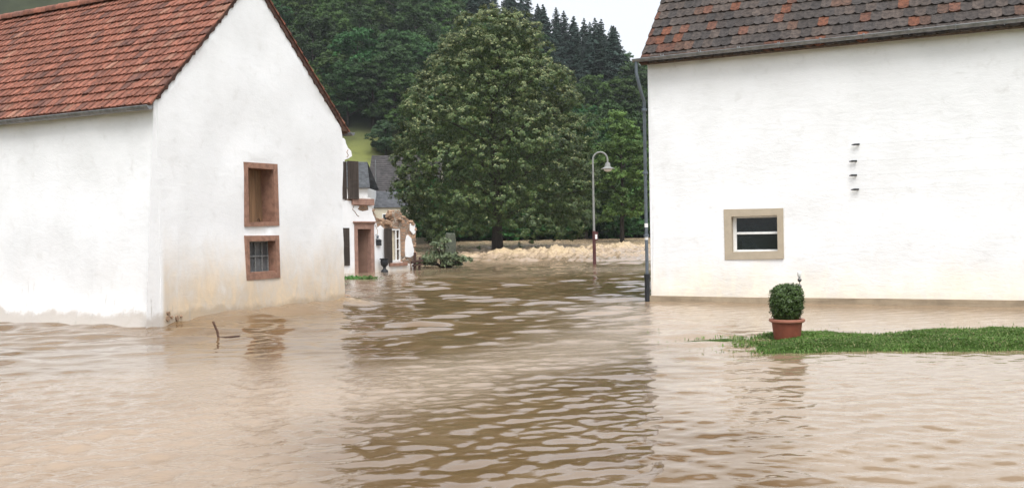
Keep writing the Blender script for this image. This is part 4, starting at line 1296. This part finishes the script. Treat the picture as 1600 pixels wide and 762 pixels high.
def to_px(P):
    c = cam.matrix_world.inverted() @ Vector(P)
    return 800 + F * c.x / -c.z, 381 - F * c.y / -c.z
bpy.context.view_layer.update()
gt_ = random.Random(77)
placed = []
cnt = {'dark': 0, 'light': 0, 'spruce': 0}
def hz(x, y): return float(hill(np.array([x]), np.array([y]))[0])
cands = []
yy = 112.0
while yy < 272:
    step = 6.6 + (yy - 112) * .012
    xx = -0.58 * yy - 14
    while xx < 0.16 * yy + 10:
        cands.append((xx + gt_.uniform(-.38, .38) * step, yy + gt_.uniform(-.38, .38) * step)); xx += step
    yy += step * (.95 if yy < 185 else .82)
for (x, y) in cands:
    z = hz(x, y)
    px, py = to_px((x, y, z + 11)); bx_, by_ = to_px((x, y, z))
    if (px < 415 and not (px < 150 and py < 30 and px > -60 and y > 200)) or px > 1040: continue
    if by_ < -40: continue
    if 486 < bx_ < 650 and y < 161: continue              # the open meadow behind the roofs
    if 640 < px < 900 and py > 90 and y > 118 and gt_.random() < 0.72: continue   # wholly behind the big lime
    ridge = (bx_ > 735 and y > 188 and bx_ < 972 and (bx_ > 845 or y > 225))
    if ridge:
        plant('spruce', gt_.randrange(3), x, y, z - .3, gt_.uniform(.75, 1.12), gt_.uniform(0, 6)); cnt['spruce'] += 1
    else:
        lightp = .75 if (px > 900 and y < 190) else (.45 if py < 70 else .24)
        if gt_.random() < lightp: kd, n_ = 'light', 2
        else: kd, n_ = 'dark', 4
        plant(kd, gt_.randrange(n_), x, y, z - .6, gt_.uniform(.78, 1.2), gt_.uniform(0, 6)); cnt[kd] += 1
print('trees', cnt)

# single trees one can point at
t_ = make_broadleaf('cone-shaped bright green tree between the lamp and the white barn', None, 7.2, 12.8, 31, ((.058, .098, .024), (.105, .150, .040)), 34, 620, .26, .35)
p = at(972, 366, 92); t_.location = (p.x, 92, .6)
t_ = make_broadleaf('pale green bush tree at the meadow edge beside the slate roofs', None, 6.0, 6.2, 33, ((.028, .060, .025), (.052, .092, .038)), 22, 400, .32)
Ym = 130.0
while Ym < 190 and hz(at(603, 246, Ym).x, Ym) < at(603, 246, Ym).z: Ym += .5
t_.location = (at(603, 246, Ym).x, Ym, hz(at(603, 246, Ym).x, Ym) - .2)
t_ = make_broadleaf('low dark tree at the water edge left of the lime trunk', None, 8.0, 7.5, 35, dark1, 22, 300, .4)
p = at(672, 372, 98); t_.location = (p.x, 98, .4)
t_ = make_broadleaf('low dark tree at the water edge right of the lime tree', None, 9.0, 8.5, 36, dark2, 22, 300, .4)
p = at(915, 372, 104); t_.location = (p.x, 104, .6)

sh0 = make_broadleaf('low dark bush on the flooded bank under the trees', 'low dark bushes along the flooded bank', 6.5, 4.2, 41, dark1, 20, 300, .36)
sh0.name = 'bush'
first = True
for i, px in enumerate((640, 668, 694, 722, 752, 786, 818, 850, 880, 905, 935, 965, 992, 1020)):
    Y_ = 109 + 3 * math.sin(i * 2.1); X_ = at(px, 370, Y_).x
    if first: sh0.location = (X_, Y_, hz(X_, Y_) - .5); first = False
    else: dup(sh0, (X_, Y_, hz(X_, Y_) - .5), i * 1.7, .85 + .3 * ((i * 37) % 10) / 10)
# fallen leafy branches and the grey stump next to the ruin
p = Vector((at(695, 400, 50).x, 50, 0.05))
fb_ = thing('fallen_branch', 'fallen leafy branches caught in the flood beside the ruin', 'branch', p)
rng = np.random.default_rng(3)
C, Rr = [], []
for (x, y, r_) in ((668, 408, .35), (660, 413, .25), (680, 400, .42), (690, 408, .45), (700, 404, .42), (712, 408, .4), (722, 408, .3), (731, 409, .22), (672, 415, .3), (700, 415, .3), (688, 389, .35), (680, 384, .22), (695, 380, .25), (715, 415, .22)):
    q = at(x, y, 50 + rng.uniform(-.5, .5)); C.append(np.array([q.x, q.y, q.z + .08]) - np.array(p)); Rr.append(r_ * 1.25)
C, Rr = np.array(C), np.array(Rr)
P, N, k, rad = blob_leaves(C, Rr, 95, .18, .3, rng, .7)
V, Qd = leaves(P, N, rng.uniform(.13, .24, len(P)), .6, .3, .5, rng)
t = rng.random(len(P))[:, None]; col = np.array([.075, .115, .05]) * (1 - t) + np.array([.17, .22, .11]) * t
np_mesh('foliage', V, Qd, MT['leaf'], np.repeat(col, 4, 0), fb_)
tb = MB()
for i in range(len(C)):
    tb.tube([(0.0 + .2 * math.sin(i), 0, -.15), tuple(C[i] * .55 + np.array([0, 0, .05])), tuple(C[i])], [.05, .03, .012], 6)
tb.build('limb', MT['bark'], fb_, smooth=True)
q = at(704, 394, 60)
stp = MB(); g = random.Random(4)
stp.lathe([(.42, -1.0), (.37, 0.3), (.33, .7), (.31, 1.15), (.29, 1.25), (.18, 1.22), (.04, 1.15)], 18)
stp.v = [(x + .05 * mn.noise(Vector((x * 3, y * 3, z * 2))), y + .05 * mn.noise(Vector((x * 3 + 9, y * 3, z * 2))), z + (.10 * mn.noise(Vector((x * 4, y * 4, 1))) if z > 1 else 0)) for x, y, z in stp.v]
so = stp.build('tree_stump', MT['bark_grey'], None, smooth=True, loc=(q.x, 60, q.z - .05))
tag(so, 'broken grey tree stump behind the fallen branches', 'tree stump')

# two tufts of weeds near the ruin
for (x, y, lab) in ((549, 435.5, 'clump of green weeds in the water nearest the white house'), (574, 436, 'clump of green weeds in the water below the ruined door')):
    q = ground_at(x, y)
    n_ = 260
    P = np.stack([rng.normal(0, .20, n_), rng.normal(0, .16, n_), np.abs(rng.normal(.03, .05, n_))], 1)
    V, Qd = leaves(P, np.tile([0, -.4, 1.0], (n_, 1)), rng.uniform(.07, .15, n_), .55, .3, .5, rng)
    t = rng.random(n_)[:, None]; col = np.array([.05, .12, .022]) * (1 - t) + np.array([.10, .20, .05]) * t
    o = np_mesh('weed_clump', V, Qd, MT['leaf_hill'], np.repeat(col, 4, 0)); o.location = (q.x, q.y, 0)
    tag(o, lab, 'weeds')

# ------------------------------------------------------------------ houses behind the ruin
def slates(mb, a, b, c, d, expo, colf, g):
    """sloping quad a-b (eave) d-c (top) in courses with stepped edges"""
    a, b, c, d = map(Vector, (a, b, c, d))
    n_ = max(2, int((d - a).length / expo)); nr = (b - a).cross(d - a).normalized()
    if nr.z < 0: nr = -nr
    for i in range(n_):
        f0, f1 = i / n_, (i + 1) / n_ + .02
        l0, r0, l1, r1 = a.lerp(d, f0), b.lerp(c, f0), a.lerp(d, min(1, f1)), b.lerp(c, min(1, f1))
        m_ = max(2, int((b - a).length / .3))
        for k in range(m_):
            u0, u1 = k / m_, (k + 1) / m_
            q = [l0.lerp(r0, u0) + nr * .03, l0.lerp(r0, u1) + nr * .03, l1.lerp(r1, u1), l1.lerp(r1, u0)]
            mb.add(q + [q[0] - nr * .03, q[1] - nr * .03], [(0, 1, 2, 3), (4, 5, 1, 0)], colf(g))
gs = random.Random(9)
def c_dark(g): k = g.uniform(.75, 1.25); return (.042 * k, .037 * k, .036 * k)
def c_blue(g): k = g.uniform(.8, 1.2); return (.098 * k, .102 * k, .110 * k)
def c_mid(g): k = g.uniform(.75, 1.25); return (.078 * k, .083 * k, .088 * k)
# farther dark-roofed house
Yb = 100.0
o = at(600, 330, Yb); o.z = 0.6
hb = thing('farmhouse', 'farther house with big dark tiled roof behind the ruin', 'house', o)
def loc(x, y, Y): return at(x, y, Y) - o
e0, e1, r1, r0 = loc(572, 300, Yb), loc(690, 300, Yb), loc(690, 243, Yb + 4), loc(581, 243, Yb + 4)
wb2 = MB(); X0, X1 = e0.x + .2, e1.x - .2; ez = e0.z - .05
wb2.box((X0, .15, -2), (X1, 7.8, ez)); rzz = r0.z - .1
for x in (X0, X1 - .3): wb2.add([(x, .15, ez), (x + .3, .15, ez), (x, 7.8, ez), (x + .3, 7.8, ez), (x, 4, rzz), (x + .3, 4, rzz)], [(0, 1, 5, 4), (3, 2, 4, 5), (0, 4, 2), (1, 3, 5)])
wb2.build('wall', MT['cream'], hb)
rb = MB(); slates(rb, e0, e1, r1, r0, .3, c_dark, gs)
e2, e3 = Vector((e0.x, 8.0, e0.z)), Vector((e1.x, 8.0, e1.z)); slates(rb, e3, e2, r0, r1, .5, c_dark, gs)
rbo = rb.build('roof', MT['slate'], hb)
mb = MB(); p0 = loc(587.5, 303, Yb - .2); mb.tube([p0 + Vector((0, 0, -.1)), loc(586.5, 250, Yb - .4)], .05, 6); mb.tube([p0 + Vector((-.12, 0, -.05)), p0 + Vector((.2, 0, -.15))], .05, 6); mb.build('mast', MT['zinc'], hb)
# nearer bluish slate roofs
Yc = 92.0
o2 = at(598, 335, Yc); o2.z = 0.5
hc_ = thing('slate_roofed_house', 'lower cream house with bluish slate roof behind the ruin', 'house', o2)
def loc2(x, y, Y): return at(x, y, Y) - o2
q = [loc2(577, 324, Yc), loc2(640, 324, Yc), loc2(640, 299, Yc + 2.6), loc2(568, 299, Yc + 2.6)]
rb = MB(); slates(rb, *q, .22, c_blue, gs)
bk0, bk1 = Vector((q[0].x, 5.2, q[0].z)), Vector((q[1].x, 5.2, q[1].z)); slates(rb, bk1, bk0, q[3], q[2], .3, c_blue, gs)
rb.build('roof', MT['slate'], hc_)
wc = MB(); wc.box((q[0].x + .2, .15, -2), (q[1].x - .2, 5.0, q[0].z - .06)); wc.build('wall', MT['cream'], hc_)
ww = MB(); ww.box((q[0].x + 1.2, .10, q[0].z - 1.9), (q[0].x + 2.1, .20, q[0].z - .6), .02); wwo = ww.build('window', MT['white_wood'], hc_)
wg = MB(); wg.box((q[0].x + 1.3, .085, q[0].z - 1.8), (q[0].x + 2.0, .098, q[0].z - .7)); wg.build('pane', MT['glass'], wwo)
Yd = 88.0
o3 = at(560, 335, Yd); o3.z = 0.4
hd_ = thing('slate_roofed_house', 'small house with grey slate roof right behind the brown shutters', 'house', o3)
def loc3(x, y, Y): return at(x, y, Y) - o3
q = [loc3(528, 293, Yd), loc3(578, 292.5, Yd), loc3(574, 253, Yd + 3), loc3(528, 252, Yd + 3)]
rb = MB(); slates(rb, *q, .2, c_mid, gs)
b0, b1 = Vector((q[0].x, 6, q[0].z)), Vector((q[1].x, 6, q[1].z)); slates(rb, b1, b0, q[3], q[2], .3, c_mid, gs)
rb.build('roof', MT['slate'], hd_)
wc = MB(); wc.box((q[0].x + .1, .2, -2), (q[1].x - .25, 5.8, q[0].z - .06)); wc.build('wall', MT['plaster_ruin'], hd_)
gm = MB(); gutter(gm, (q[0].x, -.08, q[0].z - .06), (q[1].x, -.08, q[1].z - .06), .08); gm.build('gutter', MT['zinc'], hd_)

# ------------------------------------------------------------------ street lamp
q = ground_at(929, 413)
YL = q.y
sl_ = thing('street_lamp', 'tall street lamp with curved neck standing in the flood', 'street lamp', (q.x, q.y, 0))
sx = F / YL
zt = at(928, 250, YL).z; zj = at(928, 362, YL).z
ra_ = 11.5 / sx
m_ = MB(); m_.tube([(0, 0, -.5), (0, 0, zj)], .088, 14); m_.tube([(0, 0, zj - .06), (0, 0, zj + .04)], .10, 14); m_.build('post_base', MT['lamp_red'], sl_, smooth=40)
m_ = MB()
pts = [(0, 0, zj + .04), (0, 0, zj + 1.5), (0, 0, zt - .3), (0, 0, zt)] + [(ra_ - ra_ * math.cos(a), 0, zt + ra_ * math.sin(a) * 1.05) for a in np.linspace(.15, math.pi, 14)] + [(2 * ra_, 0, zt - .18)]
m_.tube(pts, [.062, .058, .05, .048] + [.045] * 14 + [.045], 12); m_.build('post', MT['lamp_green'], sl_, smooth=40)
lx, lz = 2 * ra_, zt - .18
m_ = MB(); m_.lathe([(.05, .04), (.10, .03), (.14, -.05), (.15, -.16), (.17, -.20), (.24, -.24), (.37, -.29), (.375, -.305), (.24, -.27), (.05, -.20)], 28, (lx, 0, lz)); m_.build('lamp_shade', MT['lamp_green'], sl_, smooth=40)
m_ = MB(); m_.lathe([(.19, -.27), (.22, -.31), (.20, -.38), (.13, -.43), (.03, -.45)], 24, (lx, 0, lz)); m_.build('lamp_glass', MT['lamp_glass'], sl_, smooth=True)
m_ = MB(); zb = at(931, 375, YL).z; m_.box((-.02, -.125, zb - .02), (.20, -.092, zb + .42), .01); bx = m_.build('notice_box', MT['lamp_red'], sl_)
m_ = MB(); m_.box((.045, -.131, zb + .06), (.155, -.1255, zb + .30)); m_.build('notice', MT['sticker'], bx)

# ------------------------------------------------------------------ lawn, pot, box ball
def mound(X, Y):
    nx = fbm(X * .9, Y * .9, 131, 3) - .5
    left = sstep(X + 1.8 * nx, 1.7, 4.3)
    yf = 12.35 + 0.06 * np.sin(X * 1.7) + 0.5 * nx - 0.05 * (X - 4)
    ybk = 15.35 + .6 * nx
    body = sstep(Y, yf - .22, yf + .50) * (1 - sstep(Y, ybk - 1.2, ybk + .4))
    return -0.06 + left * body * (0.105 + 0.05 * nx) + 0.05 * nx * left
lx_ = np.linspace(2.0, 14, 170); ly_ = np.linspace(11.6, 16.4, 90)
GX, GY = np.meshgrid(lx_, ly_); GZ = mound(GX, GY)
idx = np.arange(GX.size).reshape(GX.shape)
Q = np.stack([idx[:-1, :-1], idx[:-1, 1:], idx[1:, 1:], idx[1:, :-1]], -1).reshape(-1, 4)
lawn = np_mesh('lawn', np.stack([GX, GY, GZ], -1).reshape(-1, 3), Q, MT['lawn'], smooth=True); tag(lawn, kind='structure')
rng = np.random.default_rng(17)
N_ = 380000
X = rng.uniform(2.0, 12.5, N_); Y = rng.uniform(11.8, 16.2, N_)
Z = mound(X, Y)
dens = np.where(Z > 0.006, .25 + .75 * sstep(Z, .005, .05), np.where(Z > -.014, .14, np.where(Z > -.045, .012, .0008)))
dens *= np.maximum(sstep(fbm(X * 2.2, Y * 2.2, 141, 3), .22, .5), .55 * (Z > .03))
keep = rng.random(N_) < dens
X, Y, Z = X[keep], Y[keep], np.maximum(Z[keep], -.03)
n_ = len(X)
hgt = rng.uniform(.014, .046, n_) * (0.15 + 2.0 * fbm(X * 2.6, Y * 2.6, 151, 3) ** 1.3) + np.where(Z < 0, .022, 0)
a = rng.uniform(0, 6.283, n_); lean = rng.uniform(.2, 1.4, n_)
wd_ = rng.uniform(.003, .0065, n_) + np.where(rng.random(n_) < .10, .007, 0)
dx, dy = np.cos(a), np.sin(a)
B = np.stack([X, Y, Z], 1); side = np.stack([-dy, dx, 0 * dx], 1) * wd_[:, None]
M1 = B + np.stack([dx * lean * hgt * .4, dy * lean * hgt * .4, hgt * .65], 1); T1 = B + np.stack([dx * lean * hgt, dy * lean * hgt, hgt * (1.05 - .3 * lean)], 1)
V = np.stack([B - side * .7, B + side * .7, M1 + side, T1, M1 - side], 1).reshape(-1, 3)
i5 = np.arange(n_)[:, None] * 5
Qd = np.concatenate([i5 + np.array([[0, 1, 2, 4]]), i5 + np.array([[4, 2, 3, 3]])], 0)
tri = np.concatenate([i5 + np.array([[0, 1, 2]]), i5 + np.array([[0, 2, 4]]), i5 + np.array([[4, 2, 3]])], 0)
t = rng.random(n_)[:, None]
pt = (fbm(X * 1.6, Y * 1.6, 161, 3)[:, None])
col = (np.array([.055, .100, .018]) * (1 - t) + np.array([.120, .195, .042]) * t) * (.65 + .8 * pt)
dry = rng.random(n_) < .08; col[dry] = np.array([.26, .24, .12])
gro = np_mesh('grass', V, tri, MT['grassblade'], np.repeat(col, 5, 0)); tag(gro, 'short green grass strip above the floodwater', 'grass', kind='stuff')

pb = at(1230, 531, 14.05); zb_ = float(mound(np.array([pb.x]), np.array([14.05]))[0])
pot = thing('potted_box_shrub', 'clipped box ball in a terracotta pot on the grass strip', 'potted plant', (pb.x, 14.05, pb.z))
S = 14.05 / F
m_ = MB(); hh = (531 - 498) * S
m_.lathe([(.180, -.03), (.184, 0), (.188, .02), (.215, hh - .06), (.218, hh - .03), (.205, hh - .03), (.20, hh - .07)], 40); m_.build('pot', MT['terracotta'], pot, smooth=40)
m_ = MB(); m_.lathe([(.214, hh - .035), (.235, hh - .045), (.252, hh - .035), (.256, hh - .015), (.250, hh + .003), (.232, hh + .006), (.206, hh - .002), (.203, hh - .06)], 40); m_.build('rim', MT['terracotta_rim'], pot, smooth=40)
m_ = MB(); m_.lathe([(.206, hh - .055), (.12, hh - .035), (.02, hh - .03)], 24); m_.build('soil', MT['soil'], pot, smooth=True)
rng = np.random.default_rng(23)
# clipped ball, a little barrel shaped, made of twigs with small leaves
n_ = 1500
ht = (497 - 441) * S; rx = 26 * S
d = rng.normal(0, 1, (n_, 3)); d /= np.linalg.norm(d, axis=1, keepdims=True)
def sup(d):
    e = 4.2
    return 1.0 / (np.abs(np.hypot(d[:, 0], d[:, 1])) ** e + np.abs(d[:, 2]) ** e) ** (1 / e)
rr_ = sup(d) * rng.uniform(.84, 1.0, n_)
nz = np.array([mn.noise(Vector(q) * 2.2) for q in d])
C = d * (rr_ * (1 + .10 * nz))[:, None] * np.array([rx, rx, ht / 2]) * .97
taper = 1 - .16 * np.clip(-C[:, 2] / (ht / 2), 0, 1)
C[:, 0] *= taper; C[:, 1] *= taper
C[:, 2] += hh + ht / 2 - .02
k = np.repeat(np.arange(n_), 7)
P = C[k] + rng.normal(0, .014, (len(k), 3)); N = d[k] + np.array([0, 0, .45])
V, Qd = leaves(P, N, rng.uniform(.022, .040, len(k)), .65, .3, .55, rng)
hv = np.clip((P[:, 2] - hh) / ht, 0, 1)
lit_top = (rng.random(len(k)) < .10 + .5 * hv ** 2)                    # lit upper side painted in: brighter leaves more often towards the top
t = rng.random(len(k))[:, None]
col = np.array([.026, .050, .009]) * (1 - t) + np.array([.055, .095, .017]) * t
col[lit_top] = np.array([.075, .135, .030]) * rng.uniform(.7, 1.15, (lit_top.sum(), 1))
np_mesh('foliage', V, Qd, MT['boxleaf'], np.repeat(col, 4, 0), pot)
m_ = MB()
bm = bmesh.new(); bmesh.ops.create_icosphere(bm, subdivisions=3, radius=1); bm.verts.index_update()
m_.add([(q.co.x * rx * .80, q.co.y * rx * .80, q.co.z * ht * .42 + hh + ht / 2 - .02) for q in bm.verts], [tuple(v.index for v in f.verts) for f in bm.faces]); bm.free()
for i in range(5): m_.tube([(.03 * math.cos(i * 1.3), .03 * math.sin(i * 1.3), hh - .06), (.07 * math.cos(i * 1.3), .07 * math.sin(i * 1.3), hh + .2)], .009, 6)
m_.build('twigs', mat('dark box twigs', (.022, .035, .014), .95, .4, 40, bump=.5), pot)

YS = 14.75
q = at(1251, 520, YS); zg = float(mound(np.array([q.x]), np.array([YS]))[0])
stk = thing('garden_stake', 'slim ornamental metal stake with glass bud behind the box ball', 'garden stake', (q.x, YS, zg))
def zz(y): return at(1250, y, YS).z - zg
m_ = MB(); m_.tube([(0, 0, -.2), (0.003, 0, zz(470)), (-.006, 0, zz(433))], .006, 8); m_.build('rod', MT['silver'], stk)
m_ = MB(); z = zz(426); m_.lathe([(.012, -.075), (.022, -.06), (.030, -.03), (.032, .0), (.026, .028), (.020, .03), (.006, .0)], 16, (-.008, 0, z)); m_.build('bud', MT['lamp_glass'], stk, smooth=True)
for zz_ in (437, 447):
    m_ = MB(); z = zz(zz_); m_.lathe([(.006, -.032), (.024, -.022), (.032, 0), (.024, .022), (.006, .032)], 16, (-.004, 0, z)); m_.build('bead', MT['silver'], stk, smooth=True)

# stick and crosspiece poking out of the water in front of the gable
q = ground_at(342, 529)
sk_ = thing('wooden_stake', 'thin brown stick with crosspiece poking out of the water', 'stick', (q.x, q.y, 0))
sc = q.y / F
m_ = MB(); m_.tube([(.02, 0, -.12), (-.03, .02, .12), (-.10, .03, 27 * sc)], [.021, .022, .020], 6); m_.build('stick', MT['rust'], sk_)
m_ = MB(); m_.box((-.03, -.03, .016), (.345, .02, .040), .006, Matrix.Rotation(R(-4), 3, 'Y')); m_.build('crosspiece', MT['timber_red'], sk_)
# rubble lodged at the far corner of the gable
g = random.Random(2)
for i, (x, y, r_, lab) in enumerate(((540, 464, .10, 'brown stone at the foot of the gable corner'), (546, 468, .07, 'small wet stone in the swirl off the gable corner'))):
    q = ground_at(x, y, .05)
    m_ = MB(); stone(m_, (0, 0, 0), r_, g); o = m_.build('stone', MT['stone_loose'], None, smooth=30, loc=(q.x, q.y, .05)); tag(o, lab, 'stone')

# ------------------------------------------------------------------ damp air after the rain
hzm = bpy.data.materials.new('damp air'); hzm.use_nodes = True
hn, hl = hzm.node_tree.nodes, hzm.node_tree.links
hn.remove(hn['Principled BSDF'])
pv = hn.new('ShaderNodeVolumePrincipled')
pv.inputs['Color'].default_value = (0.90, 0.95, 0.97, 1)
pv.inputs['Density'].default_value = 0.00017
hl.new(pv.outputs[0], hn['Material Output'].inputs['Volume'])
hb_ = MB(); hb_.box((-300, -60, -4.0), (300, 640, 160)); hz_o = hb_.build('haze', hzm)
tag(hz_o, kind='stuff')
